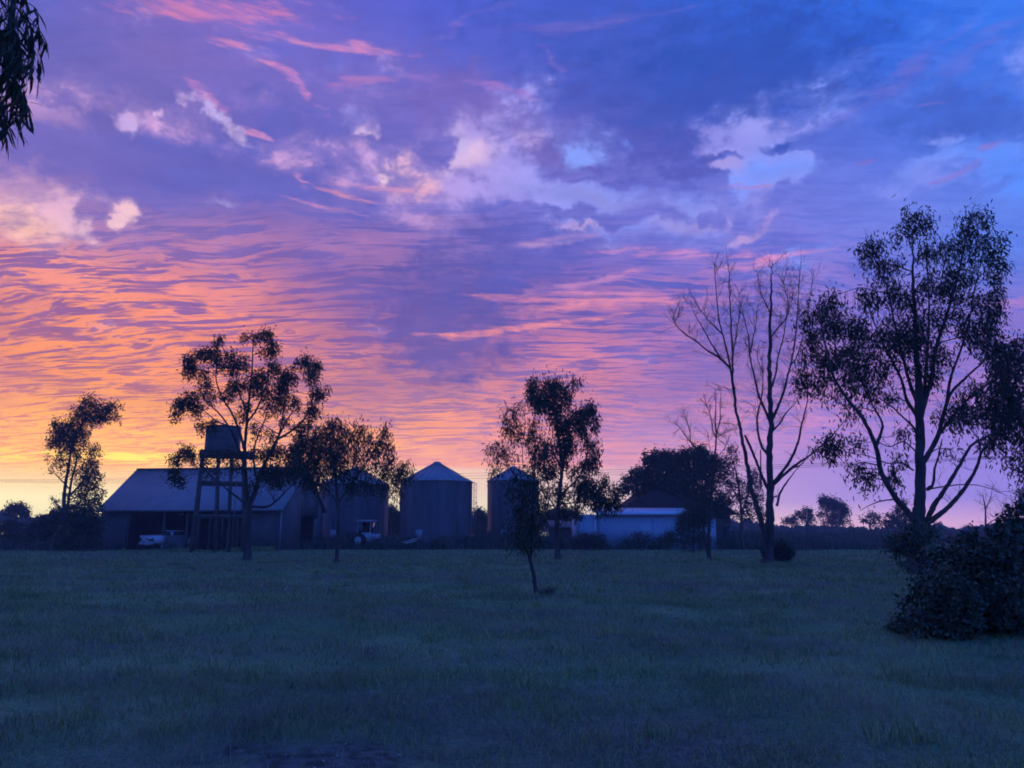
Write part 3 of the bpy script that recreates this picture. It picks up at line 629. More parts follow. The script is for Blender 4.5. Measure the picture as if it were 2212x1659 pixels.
pb = MB(); r_ = np.random.default_rng(4)
for i in range(16):
    c = gnd(r_.uniform(560, 880), r_.uniform(1600, 1675)); s_ = r_.uniform(.004, .012)
    pr = [(.001, -s_ * .6), (s_ * .8, -s_ * .3), (s_, 0.1 * s_), (s_ * .6, s_ * .5), (.001, s_ * .6)]
    pb.lathe(pr, (c[0], c[1], hills(c[0], c[1]) + s_ * .5), 7)
tag(pb.build('gravel', STONE, smooth=True), 'small pale stones lying on the bare soil', 'gravel', kind='stuff')

def tall(n, ufun, y0, y1, h, w, seed, m, name, label, cat='grass', hvar=None):
    r = np.random.default_rng(seed); y = r.uniform(y0, y1, n); u0, u1 = ufun; x = (r.uniform(u0, u1, n) - CU) / F * y; y = y + 1.6 * fbm2(x, x * .3, .35)
    hh = h * r.uniform(.45, 1.15, n) * (1 + .55 * fbm2(x, y * .5, .6)).clip(.25, 1.8)
    if hvar is not None: hh *= hvar(x / y * F + CU)
    a = r.uniform(0, 6.28, n); d = np.stack([np.cos(a), np.sin(a), 0 * a], 1) * (w * r.uniform(.5, 1.5, n))[:, None] / 2
    b = np.stack([x, y, -.02 + 0 * x], 1); ln = np.concatenate([r.normal(size=(n, 2)) * .28, np.zeros((n, 1))], 1); up = np.array([0, 0, 1.0])
    m1 = b + (up * .6 + ln * .3) * hh[:, None]; tp = b + (up + ln) * hh[:, None]
    V = np.stack([b - d, b + d, m1 + d * 1.1, m1 - d * 1.1, tp], 1); o = np.arange(n)[:, None] * 5
    mb = MB(); mb.add(V.reshape(-1, 3), o + np.array([[0, 1, 2, 3]])); mb.f3.append(o + np.array([[3, 2, 4]]))
    return tag(mb.build(name, m), label, cat, kind='stuff')
tall(34000, (600, 1900), 71, 80, 1.15, .07, 5, WEED, 'tall_weeds', 'tall dark weeds along the foot of the silos and white shed', 'weeds', hvar=lambda u: np.clip(np.interp(u, (600, 690, 1600, 1900), (.3, 1, 1, .35)), 0, 1))
tall(30000, (1560, 2500), 112, 150, 1.45, .12, 6, WEED, 'tall_grass', 'strip of tall grass at the far right edge of the paddock', 'grass')
tall(7000, (-500, 230), 66, 74, .8, .07, 8, WEED, 'long_grass', 'long grass at the far left edge of the paddock', 'grass')
tall(5000, (285, 600), 64.5, 66.5, .28, .05, 9, GRASS, 'green_weeds', 'low green weeds in front of the open shed', 'weeds')

# ---- far-off wood on the horizon
PROF = [(-500,1105),(0,1112),(40,1108),(70,1118),(130,1112),(230,1118),(700,1115),(840,1104),(865,1112),(1020,1112),(1045,1116),(1060,1116),(1180,1120),(1250,1122),(1400,1127),(1600,1130),(1690,1140),(1740,1138),(1850,1143),(1930,1136),(2000,1138),(2050,1144),(2110,1136),(2140,1134),(2250,1134),(2800,1125)]
def wood(seed, n, Yc, dv, name, label):
    r = np.random.default_rng(seed); mb = MB()
    u = r.uniform(-500, 2800, n); top = np.interp(u, [p[0] for p in PROF], [p[1] for p in PROF]) + (3.5 * np.sin(u * .11 + seed) + 3.0 * np.sin(u * .031 + 2 * seed) + 2.6 * np.sin(u * .23) + 1.8 * np.sin(u * .47 + 1)) * (.7 + .5 * np.sin(u * .017)) + dv
    Yv = Yc + r.uniform(-8, 8, n); x = (u - CU) / F * Yv; H = EYE + (1150 - top) / F * Yv
    z = H * r.uniform(0, 1, n) ** .6; mb.leaves(np.stack([x, Yv, z], 1), r.normal(size=(n, 3)), 1.0 * r.uniform(.5, 1.3, n), .6 * r.uniform(.5, 1.3, n))
    return tag(mb.build(name, LEAF_FAR), label, 'trees', kind='stuff')
wood(3, 120000, 260, 0, 'woodland', 'far off line of dark scrub along the horizon')

# ================================================================ buildings
def xat(u, Y): return at(u, 1150, Y)[0]
# --- machinery shed: long side to the viewer, gable end at the right
th = math.radians(7.0)
P1 = at(608, 1097, 67.0); P1[2] = 0                      # near right corner
# local frame: x to the right along the front wall, y away from the viewer; origin at the near right corner
shed = empty('machinery_shed', P1, 'long corrugated iron machinery shed with a pale gable roof and open bays', 'shed', rz=-th)
dX = np.array([math.cos(th), -math.sin(th)]); dN = np.array([math.sin(th), math.cos(th)])
def sx(u):                                  # photo column -> distance along the front wall
    t = (u - CU) / F; return (t * P1[1] - P1[0]) / (dX[0] - t * dX[1])
LX = -17.25; WX = LX - .55; EH, RH, HW = 3.75, 7.68, 5.0; BW = 2 * HW
def wallbox(mb, x0, x1, z0, z1, y=0.0, t=.08): mb.box(((x0 + x1) / 2, y, (z0 + z1) / 2), (abs(x1 - x0), t, z1 - z0))
b = MB(); wallbox(b, sx(536), 0, 0, EH)
b.build('front_wall', IRON_WALL, shed)
b = MB(); wallbox(b, LX, sx(292), 0, EH - .0); b.build('front_wall', IRON_WALL, shed)
b = MB(); wallbox(b, sx(373), sx(418), 0, 1.35); wallbox(b, sx(292), sx(536), EH - .28, EH); b.build('infill_panel', IRON_WALL, shed)
for u in (293, 368, 417, 442, 466, 492, 524):
    b = MB(); b.box((sx(u), -.02, (EH - .28) / 2), (.2, .2, EH - .28)); b.build('post', TIMBER, shed)
# gable end with a doorway
b = MB(); 
def gable(x, t=.08):
    def quad(y0, z0, y1, z1, z1b=None, z0b=None):
        z1b = z1 if z1b is None else z1b
        v = [(x + s, y, z) for s in (-t / 2, t / 2) for (y, z) in ((y0, z0), (y1, z0), (y1, z1b), (y0, z1))]
        b.add(v, [(3, 2, 1, 0), (4, 5, 6, 7), (0, 1, 5, 4), (1, 2, 6, 5), (2, 3, 7, 6), (3, 0, 4, 7)])
    return quad
zr = lambda y: EH + (RH - EH) * (1 - abs(y - HW) / HW)
q = gable(-.0); q(.045, 0, 4.4, zr(.045), zr(4.4)); q(4.4, 3.2, 5, zr(4.4), RH); q(5, 3.2, 8.6, RH, zr(8.6)); q(8.6, 0, 9.95, zr(8.6), zr(9.95))
b.build('gable_wall', IRON_GABLE, shed)
b = MB(); q = gable(LX); q(.045, 0, 5, zr(.045), RH); q(5, 0, 9.95, RH, zr(9.95)); b.build('gable_wall', IRON_GABLE, shed)
b = MB(); wallbox(b, LX, 0, 0, EH, y=BW); b.build('back_wall', IRON_WALL, shed)
b = MB(); b.box((.14, 7.9, 1.5), (.06, 1.1, 2.95)); b.build('door', IRON_GABLE, shed)
rb = MB(); ov = .35; sl = (RH - EH) / HW
for sgn in (-1, 1):
    y0 = HW + sgn * (HW + ov); z0 = EH - ov * sl + .06
    v = []
    for dz in (0, .06):
        v += [(LX - .3, y0, z0 + dz), (.3, y0, z0 + dz), (.3, HW, RH + .06 + dz), (LX - .3, HW, RH + .06 + dz)]
    rb.add(v, [(3, 2, 1, 0), (4, 5, 6, 7), (0, 1, 5, 4), (1, 2, 6, 5), (2, 3, 7, 6), (3, 0, 4, 7)])
roof = rb.build('roof', IRON_ROOF, shed)
b = MB(); b.box(((LX) / 2, HW, RH + .14), (abs(LX) + .62, .34, .05)); b.build('ridge_cap', IRON_ROOF, roof)
b = MB(); b.box((LX / 2, -ov - .06, EH - ov * sl - .0), (abs(LX) + .6, .12, .13)); b.build('gutter', TANK_STEEL, roof)
b = MB(); b.bar((.1, -.16, EH - .3), (.1, -.16, 0), .09); b.build('downpipe', STEEL, shed)
b = MB(); 
for x in np.linspace(LX + .5, -.5, 7):
    b.bar((x, .1, EH - .1), (x, HW, RH - .1), .12); b.bar((x, 9.9, EH - .1), (x, HW, RH - .1), .12); b.bar((x, .1, EH - .2), (x, 9.9, EH - .2), .12)
b.build('roof_frame', TIMBER, shed)
# low iron lean-to panel at the shed's left end
pn = at(214, 1150, P1[1] - WX * dX[1] * -1 + 0.0); pn = P1 + np.array([dX[0] * (LX - .55), dX[1] * (LX - .55), 0])
le = empty('iron_fence_panel', pn, 'low corrugated iron panel closing the left end of the machinery shed', 'fence', rz=-th)
b = MB(); b.box((0, .05, 1.25), (.9, .05, 2.5)); b.build('sheet', IRON_WALL, le); b = MB(); b.box((-.42, -.06, 1.3), (.12, .12, 2.6)); b.build('post', TIMBER, le)
# hanging lamp shade in the second bay
hp = at(394, 1111, 68.9); lm = empty('hanging_lamp', hp, 'small unlit enamel lamp hanging in the open bay of the shed', 'lamp')
b = MB(); b.lathe([(.03, .16), (.06, .14), (.10, .07), (.33, -.04), (.34, -.07), (.30, -.05)], hp, 20); b.build('lamp_shade', DULL_PAINT, lm, True)
b = MB(); b.tubes(np.linspace(hp + [0, 0, .15], hp + [0, 0, .75], 3), [.012] * 3, 5); b.build('cord', BLACK, lm)

# --- silos
def silo(u, Y, rp, ve, va, label, ladder=False):
    c = at(u, 1150, Y); c[2] = 0; R = px(Y, rp); H = EYE + (1150 - ve) / F * Y; A = EYE + (1150 - va) / F * Y
    e = empty('grain_silo', c, label, 'silo', 'grain silos beside the shed')
    k = 96; prof = [(R - .03, 0)]
    n = int(H / .11); 
    for i in range(n * 4): z = (i + .5) / (n * 4) * H; prof.append((R + .018 * math.sin(z / .11 * 2 * math.pi), z))
    prof += [(R + .01, H), (R - .3, H)]
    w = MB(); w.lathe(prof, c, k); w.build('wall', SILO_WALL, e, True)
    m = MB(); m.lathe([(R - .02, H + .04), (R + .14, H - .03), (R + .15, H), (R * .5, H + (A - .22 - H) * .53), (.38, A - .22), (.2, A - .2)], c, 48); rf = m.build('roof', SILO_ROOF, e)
    rb_ = MB()
    for i in range(24):
        a = 2 * math.pi * i / 24 + .07; d = np.array([math.cos(a), math.sin(a), 0])
        rb_.bar(c + d * (R + .1) + [0, 0, H + .05], c + d * .45 + [0, 0, A - .2], .05, .06)
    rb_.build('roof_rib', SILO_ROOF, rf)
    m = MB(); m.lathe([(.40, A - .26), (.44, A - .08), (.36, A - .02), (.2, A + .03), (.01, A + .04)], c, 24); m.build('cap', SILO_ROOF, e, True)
    m = MB()
    for z in np.arange(1.1, H - .3, 1.1): m.lathe([(R + .015, z - .02), (R + .03, z - .015), (R + .03, z + .015), (R + .015, z + .02)], c, 96)
    for i in range(12):
        a = 2 * math.pi * (i + .3) / 12; d = np.array([math.cos(a), math.sin(a), 0]); m.bar(c + d * (R + .02) + [0, 0, 0], c + d * (R + .02) + [0, 0, H], .06, .05)
    m.build('wall_seam', SILO_WALL, e)
    m = MB(); a = math.radians(-110); d = np.array([math.cos(a), math.sin(a), 0]); m.box(c + d * (R + .05) + [0, 0, 1.3], (.7, .12, 1.1), rz=a + math.pi / 2); m.build('hatch', SILO_ROOF, e)
    if ladder:
        m = MB(); x = c[0] + R + .22; y = c[1] - .1
        for dy in (-.22, .22): m.bar((x, y + dy, .2), (x, y + dy, H + .1), .05)
        for z in np.arange(.4, H, .3): m.bar((x, y - .22, z), (x, y + .22, z), .03)
        for z in np.arange(2.4, H + .2, .7):
            an = np.linspace(-math.pi / 2, math.pi / 2, 7); m.tubes(np.stack([x + .3 * np.cos(an), y + .3 * np.sin(an), np.full(7, z)], 1), [.014] * 7, 4)
        for an in (-.8, 0, .8): m.bar((x + .3 * math.cos(an), y + .3 * math.sin(an), 2.4), (x + .3 * math.cos(an), y + .3 * math.sin(an), H), .02)
        for z in np.arange(.6, H, 1.4): m.bar((x - .22, y, z), (x, y, z), .04)
        m.build('ladder', STEEL, e)
    return e
silo(762, 83, 72, 1051, 1012, 'steel grain silo half hidden behind the leafy tree beside the shed')
silo(941, 78, 76, 1045, 1001, 'wide steel grain silo standing clear, with a caged ladder at its right side', True)
silo(1109, 84, 55, 1043, 1011, 'narrow steel grain silo behind the slender leaning sapling')

# --- tank on its timber stand, turned to face the viewer
tk = at(469, 1187, 62.0); tk[2] = 0; tz = math.radians(21.3)
st = empty('tank_stand', tk, 'tall timber stand of splayed posts carrying the water tank', 'tank stand', rz=tz)
ZP = EYE + (1150 - 988) / F * 61; lx = lambda u: (u - 469) / 28.0; lt = lambda u: (u - 481.5) / 28.6
for (ut, ub) in ((434.5, 415), (469, 465), (498, 491), (526, 524)):
    for (yt, yb, wd) in ((-1.4, -1.75, .24), (1.4, 1.75, .20)):
        m = MB(); m.bar((lt(ut), yt, ZP), (lx(ub) + (.12 if yt > 0 else 0), yb, -.1), wd * .8, wd); m.build('leg', TIMBER, st)
for z_, ul, ur in ((EYE + (1150 - 1045) / F * 60.5, 421, 520), (EYE + (1150 - 1116) / F * 60.4, 414, 522)):
    for y in (-1.62 if z_ > 4 else -1.82, 1.66): m = MB(); m.bar((lx(ul), y, z_), (lx(ur), y, z_), .10, .24); m.build('cross_beam', TIMBER, st)
m = MB(); m.bar((lx(498), -1.9, EYE - .9), (lx(526), -1.9, EYE + 1.0), .06, .10); m.build('brace', TIMBER, st)
m = MB(); m.bar((lt(434), -1.6, 7.0), (lt(466), -1.6, 5.6), .05, .08); m.build('brace', TIMBER, st)
plat = MB(); x0_, x1_ = lt(427), lt(549)
for y in (-1.5, 0, 1.5): plat.box(((x0_ + x1_) / 2, y, ZP + .15), (x1_ - x0_, .2, .3))
for i, x in enumerate(np.linspace(x0_ + .1, x1_ - .1, 22)): plat.box((x, .02, ZP + .35), (.17, 3.5, .09), rz=.01 * (-1) ** i)
plat.build('platform', TIMBER, st)
tc_ = np.array([tk[0] - .2, tk[1], ZP + .4]); tR = px(62, 36.0); tH = 2.12
wt = empty('water_tank', tc_, 'round corrugated steel water tank on the timber stand', 'water tank')
m = MB(); prof = []
for i in range(84): z = i / 83 * tH; prof.append((tR + .02 * math.sin(z / .11 * 2 * math.pi), z))
m.lathe([(.01, 0)] + prof, tc_, 64); m.build('tank_wall', TANK_STEEL, wt, True)
m = MB(); m.lathe([(tR + .05, tH - .04), (tR + .06, tH + .02), (.4, tH + .10), (.01, tH + .11)], tc_, 48); m.build('lid', TANK_STEEL, wt)
m = MB(); m.bar((tc_[0] + tR + .1, tc_[1] - .3, ZP + 2.6), (tc_[0] + tR + .1, tc_[1] - .3, 0), .07); m.bar((tc_[0] + tR - .3, tc_[1] - .3, ZP + 2.6), (tc_[0] + tR + .1, tc_[1] - .3, ZP + 2.6), .07); m.build('pipe', STEEL, wt)

# --- white low shed at the right
Yw = 72.0; xw0, xw1, xw2 = xat(1243, Yw), xat(1296, Yw), xat(1508, Yw); Hw = EYE + (1150 - 1112.5) / F * Yw
ws_ = empty('white_shed', ((xw0 + xw2) / 2, Yw, 0), 'long low white steel shed with a pale gutter line behind the weeds', 'shed')
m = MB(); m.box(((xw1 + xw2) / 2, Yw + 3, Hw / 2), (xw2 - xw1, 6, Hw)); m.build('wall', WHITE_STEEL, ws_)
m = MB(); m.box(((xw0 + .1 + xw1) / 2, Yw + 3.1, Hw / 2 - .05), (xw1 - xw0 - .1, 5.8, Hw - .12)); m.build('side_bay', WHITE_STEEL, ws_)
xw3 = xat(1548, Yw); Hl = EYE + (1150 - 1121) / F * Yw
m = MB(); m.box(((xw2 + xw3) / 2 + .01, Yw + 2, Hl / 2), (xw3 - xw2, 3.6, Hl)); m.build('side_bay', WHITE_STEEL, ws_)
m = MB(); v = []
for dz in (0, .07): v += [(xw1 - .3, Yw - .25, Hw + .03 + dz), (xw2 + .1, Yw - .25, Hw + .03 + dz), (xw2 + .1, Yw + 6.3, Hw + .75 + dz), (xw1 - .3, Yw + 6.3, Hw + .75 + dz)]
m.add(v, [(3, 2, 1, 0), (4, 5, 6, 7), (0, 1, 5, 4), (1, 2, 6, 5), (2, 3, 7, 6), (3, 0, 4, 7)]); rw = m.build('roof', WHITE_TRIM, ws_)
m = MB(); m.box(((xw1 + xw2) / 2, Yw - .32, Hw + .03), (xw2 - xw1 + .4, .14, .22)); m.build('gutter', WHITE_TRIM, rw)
m = MB(); m.box(((xw0 + xw1) / 2, Yw - .02, Hw - .06), (xw1 - xw0, .16, .10)); m.build('gutter', WHITE_TRIM, rw)
for u in (1247, 1286):
    m = MB(); m.box((xat(u, Yw), Yw - .12, Hw / 2 - .06), (.16 if u < 1260 else .10, .14, Hw - .1)); tag(m.build('corner_post', WHITE_TRIM if u > 1260 else RUST_TRIM, ws_))
for u in (1263, 1344, 1412, 1478):
    m = MB(); m.box((xat(u, Yw), Yw - (.05 if u > 1270 else -.17), Hw / 2 - .1), (.10, .08, Hw - .25)); m.build('wall_rib', WHITE_STEEL, ws_)
m = MB(); m.lathe([(.07, 0), (.07, .28), (.16, .3), (.02, .42)], (xat(1371, Yw), Yw + 1.0, Hw + .15), 12); m.build('roof_vent', WHITE_TRIM, ws_)
# pale end board visible right of the small tree
# --- farmhouse with a dark hipped roof behind it
Yh = 90.0; hx0 = xat(1336, Yh); hx1 = xat(1596, Yh); He = EYE + (1150 - 1108) / F * Yh; Hr = EYE + (1150 - 1030) / F * (Yh + 7)
hs = empty('farmhouse', ((hx0 + hx1) / 2, Yh + 7, 0), 'farmhouse with a steep dark hipped roof behind the white shed', 'house')
m = MB(); m.box(((hx0 + hx1) / 2, Yh + 7, He / 2), (hx1 - hx0 - 1.4, 12.6, He)); m.build('wall', BRICK, hs)
m = MB(); r0 = (xat(1336, Yh) + 7.6, Yh + 7, Hr); r1 = (hx1 - 7.6, Yh + 7, Hr)
v = [(hx0, Yh, He - .1), (hx1, Yh, He - .1), (hx1, Yh + 14, He - .1), (hx0, Yh + 14, He - .1), r0, r1, (hx0, Yh, He - .3), (hx1, Yh, He - .3), (hx1, Yh + 14, He - .3), (hx0, Yh + 14, He - .3)]
m.add(v, [(0, 1, 5, 4), (2, 3, 4, 5), (6, 7, 1, 0), (7, 8, 2, 1), (8, 9, 3, 2), (9, 6, 0, 3), (9, 8, 7, 6)]); m.f3.append(np.array([(3, 0, 4), (1, 2, 5)])); m.build('roof', DARK_ROOF, hs)
for i in range(3): m = MB(); m.box((hx0 + 3 + i * 5.2, Yh + .66, 1.7), (1.4, .1, 1.2)); m.build('window', GLASS, hs)
# --- low tin shelter and a pale sheet left of the white shed
lo = at(1222, 1150, 84); lo[2] = 0
ls = empty('tin_shelter', lo, 'low open tin shelter with a sloping dull roof between the narrow silo and white shed', 'shelter')
m = MB(); v = []
for dz in (0, .06): v += [(lo[0] - 1.9, 82.5, 2.15 + dz), (lo[0] + 1.9, 82.5, 2.0 + dz), (lo[0] + 1.9, 86, 2.75 + dz), (lo[0] - 1.9, 86, 2.9 + dz)]
m.add(v, [(3, 2, 1, 0), (4, 5, 6, 7), (0, 1, 5, 4), (1, 2, 6, 5), (2, 3, 7, 6), (3, 0, 4, 7)]); m.build('roof', IRON_WALL, ls)
for x in (-1.7, 1.7):
    for y in (82.7, 85.8): m = MB(); m.box((lo[0] + x, y, 1.03), (.12, .12, 2.06)); m.build('post', TIMBER, ls)
m = MB(); m.box((lo[0], 86.05, 1.2), (3.6, .06, 2.4)); m.build('back_wall', IRON_WALL, ls)

# ================================================================ vehicles
def local(name, loc, label, cat, rz): return empty(name, loc, label, cat, rz=rz)
# white ute seen from behind, nosing into the open bay. local +y is forward
up_ = at(319, 1150, 67.7); up_[2] = 0
ute = local('parked_ute', up_, 'white ute parked nose in under the open shed bay, tailgate outward', 'ute', math.radians(-24))
m = MB(); m.box((0, .05, .97), (1.72, .06, .70)); tg = m.build('tailgate', WHITE_PAINT, ute)
m = MB(); m.box((0, .005, 1.02), (.26, .03, .10)); m.build('handle', BLACK, tg)
m = MB(); m.box((0, .02, 1.32), (1.74, .08, .05)); m.box((-.3, -.0, .80), (.9, .02, .03)); m.build('trim', WHITE_PAINT, tg)
m = MB()
for s_ in (-1, 1):
    m.box((s_ * .86, 1.0, .98), (.07, 1.95, .70)); m.box((s_ * .84, .03, .98), (.11, .1, .70))
    m.box((s_ * .87, 4.2, .78), (.09, 1.2, .42)); m.box((s_ * .86, 2.75, .72), (.08, 1.6, .56))
m.box((0, 1.0, .68), (1.68, 1.9, .06)); m.box((0, 4.15, 1.0), (1.62, 1.3, .10)); m.box((0, 4.8, .75), (1.66, .08, .5)); m.build('body', WHITE_PAINT, ute)
m = MB(); m.box((0, 2.72, 1.42), (1.62, 1.55, .72), taper=.84); cb = m.build('cab', WHITE_PAINT, ute)
m = MB(); m.box((0, 1.94, 1.52), (1.2, .06, .34), rx=.1); m.build('rear_window', GLASS, cb)
for s_ in (-1, 1): m = MB(); m.box((s_ * .755, 2.75, 1.50), (.03, 1.15, .36), ry=s_ * -.2); m.build('side_window', GLASS, cb)
for s_ in (-1, 1): m = MB(); m.box((s_ * .80, -.03, .98), (.14, .06, .32)); m.build('tail_light', RED_LENS, ute)
m = MB(); m.box((0, -.10, .58), (1.74, .14, .14)); m.box((0, -.02, .5), (.5, .1, .1)); m.build('rear_bumper', DULL_PAINT, ute)
m = MB(); m.box((.42, -.015, .93), (.34, .03, .20)); m.build('number_plate', BLACK, ute)
m = MB(); m.bar((-.2, .9, .8), (.0, .55, 1.42), .05); m.bar((.1, .3, 1.3), (.8, 1.9, 1.5), .05); m.build('load_rail', STEEL, ute)
for s_ in (-1, 1):
    for y in (.95, 3.95):
        m = MB(); m.disc((s_ * .78, y, .35), .35, (1, 0, 0), 24, .22); wh = m.build('wheel', RUBBER, ute); m = MB(); m.disc((s_ * .88, y, .35), .2, (1, 0, 0), 16, .05); m.build('rim', STEEL, wh)
# tractor
tp = at(797, 1150, 74.0); tp[2] = .15
tr = local('tractor', tp, 'old pale tractor with a flat cab roof parked in front of the tree hidden silo', 'tractor', math.radians(-8))
# local x to the right = forward
m = MB(); m.box((.15, 0, 1.0), (1.3, .62, .62)); m.box((.95, 0, 1.02), (.35, .55, .55)); m.build('bonnet', DULL_PAINT, tr)
m = MB(); m.box((-.05, -.62, 1.0), (.95, .06, .85)); m.box((-.55, 0, .75), (1.0, .9, .35)); m.build('body', DULL_PAINT, tr)
for (x, y) in ((-1.0, -.62), (-1.0, .62), (.35, -.62), (.35, .62)): m = MB(); m.bar((x, y, 1.0), (x * .92, y * .95, 2.5), .07); m.build('cab_post', DULL_PAINT, tr)
m = MB(); m.box((-.3, 0, 2.56), (1.85, 1.6, .10)); m.box((-.3, 0, 2.63), (1.5, 1.3, .05)); m.build('cab_roof', DULL_PAINT, tr)
m = MB(); m.box((-.3, .60, 1.9), (1.2, .03, 1.0)); m.box((.36, 0, 1.9), (.03, 1.1, 1.0)); m.build('cab_window', GLASS, tr)
m = MB(); m.box((-.65, 0, 1.2), (.45, .5, .12)); m.box((-.88, 0, 1.45), (.1, .5, .5)); m.build('seat', BLACK, tr)
for s_ in (-1, 1):
    m = MB(); m.disc((-.75, s_ * .85, .68), .72, (0, 1, 0), 28, .38); w1_ = m.build('rear_wheel', RUBBER, tr); m = MB(); m.disc((-.75, s_ * 1.0, .68), .36, (0, 1, 0), 18, .12); m.build('rim', DULL_PAINT, w1_)
    m = MB(); m.disc((1.05, s_ * .72, .42), .42, (0, 1, 0), 24, .24); w1_ = m.build('front_wheel', RUBBER, tr); m = MB(); m.disc((1.05, s_ * .81, .42), .22, (0, 1, 0), 18, .08); m.build('rim', DULL_PAINT, w1_)
m = MB(); m.tubes([(.6, .15, 1.3), (.6, .15, 1.9), (.62, .15, 2.1)], [.04, .04, .035], 8); m.build('exhaust', BLACK, tr)
# planks dumped in front of the wide silo
for i, (u0, v0, u1, v1, lb) in enumerate(((872, 1171, 904, 1163, 'pale weathered plank lying slanted at the foot of the wide silo, topmost'), (876, 1174, 900, 1168, 'short pale plank lying under the slanted one by the silo'), (869, 1172, 891, 1172, 'pale plank lying flat lowest in the small heap by the silo'))):
    a = at(u0, v0, 68.5 + i * .3); c = at(u1, v1, 69.5 + i * .2); m = MB(); cc = (a + c) / 2; m.bar(a, c, .16, .06); tag(m.build('plank', DULL_PAINT, loc=cc), lb, 'plank', 'planks heaped by the silo')

# --- power line
for i, (uu, Yp, lb) in enumerate(((-260, 150, 'distant timber power pole beyond the left edge'), (2560, 95, 'timber power pole beyond the right edge'))):
    c = at(uu, 1150, Yp); c[2] = 0; e = empty('power_pole', c, lb, 'pole', 'power poles')
    h = 12.2; m = MB(); m.tubes([c, c + [0, 0, h * .5], c + [0, 0, h]], [.17, .15, .12], 10); m.build('pole', TIMBER, e, True)
    m = MB(); m.bar(c + [-1.1, 0, h - .4], c + [1.1, 0, h - .4], .12); m.build('cross_arm', TIMBER, e)
    for k in (-1, 0, 1): m = MB(); m.lathe([(.04, 0), (.06, .08), (.03, .2), (.005, .22)], c + [k * 1.0, 0, h - .34], 8); m.build('insulator', DULL_PAINT, e)
pa = at(-260, 1150, 150); pb_ = at(2560, 1150, 95)
for k, lb in ((-1, 'lowest thin power line wire across the view'), (0, 'middle thin power line wire across the view'), (1, 'highest thin power line wire across the view')):
    t = np.linspace(0, 1, 40)[:, None]; A_ = np.array([pa[0] + k, pa[1], 12.0]); B_ = np.array([pb_[0] + k, pb_[1], 12.0])
    C_ = A_ + (B_ - A_) * t; C_[:, 2] -= (1.6 - .45 * k) * 4 * (t * (1 - t))[:, 0]
    m = MB(); m.tubes(C_, [.022] * 40, 4); tag(m.build('power_wire', BLACK, loc=A_), lb, 'wire', 'power line wires')

# ================================================================ trees
# --- big tree at the right
rng = np.random.default_rng(11)
T = Tree('gum_tree', 'tallest leafy gum tree with many rising limbs, behind the big bush', 'tree', 1986, 1240, k=.66)
c6 = lambda *p: [(1645.6 + x * .5123, 411.4 + y * .5123) for x, y in p]
T.limb(c6((668,1625),(668,1500),(664,1400),(668,1200),(665,1000),(660,800),(650,650),(640,450),(636,300),(634,160)), 27, 1.2, 1.0, .6)
T.limb(c6((640,1625),(636,1530),(645,1440),(652,1340)), 20, 12, 0)
T.limb(c6((652,1390),(610,1350),(560,1290),(505,1190),(482,1080),(425,960),(370,890),(310,800),(280,700),(250,560),(240,470)), 11, 1.5, -2.5)
T.limb(c6((482,1080),(500,1030),(508,980),(470,910),(430,820),(400,700)), 6, 1.2, 1)
T.limb(c6((690,1410),(725,1330),(770,1265),(830,1165),(880,1080),(945,1040),(1000,1010)), 10, 2, -2)
T.limb(c6((715,1415),(780,1340),(840,1275),(900,1180),(925,1110),(950,1070),(985,1050)), 10, 1.5, 1.5)
T.limb(c6((660,1060),(640,1000),(600,960),(540,905),(500,880)), 5, 1.5, -1)
T.limb(c6((650,980),(610,880),(590,800),(550,720),(500,620),(460,520),(430,420)), 7, 1.4, 2)
T.limb(c6((655,900),(620,800),(590,680),(560,560),(530,420),(500,300)), 7, 1.4, -1.5)
T.limb(c6((700,1260),(722,1235),(730,1170),(745,1120),(760,1050)), 6, 2, 2)
T.limb(c6((690,1160),(740,1040),(770,930),(800,850),(870,780),(940,710),(970,600)), 9, 2, 2.5)
T.limb(c6((685,960),(712,800),(730,690),(760,580),(800,460),(835,330),(850,250),(880,120)), 9, 1.5, -1)
T.limb(c6((672,900),(690,780),(700,650),(705,500),(700,350),(690,230)), 7, 1.2, 2)
T.limb(c6((740,1040),(800,960),(870,880),(950,820),(1000,760)), 6, 1.5, -1)
T.limb(c6((760,900),(800,780),(850,640),(880,520),(900,400),(930,280)), 6, 1.3, 1.5)
T.limb(c6((640,1180),(590,1150),(530,1150),(450,1120),(380,1110)), 3, 1, -1)
T.limb(c6((655,1100),(600,1060),(540,1080),(480,1060),(400,1070)), 3, 1, 1)
T.limb(c6((560,1300),(500,1310),(450,1330),(415,1350)), 3, .7, -1)
T.limb(c6((700,1275),(760,1250),(850,1240),(940,1250),(1040,1290)), 3, .7, -1)
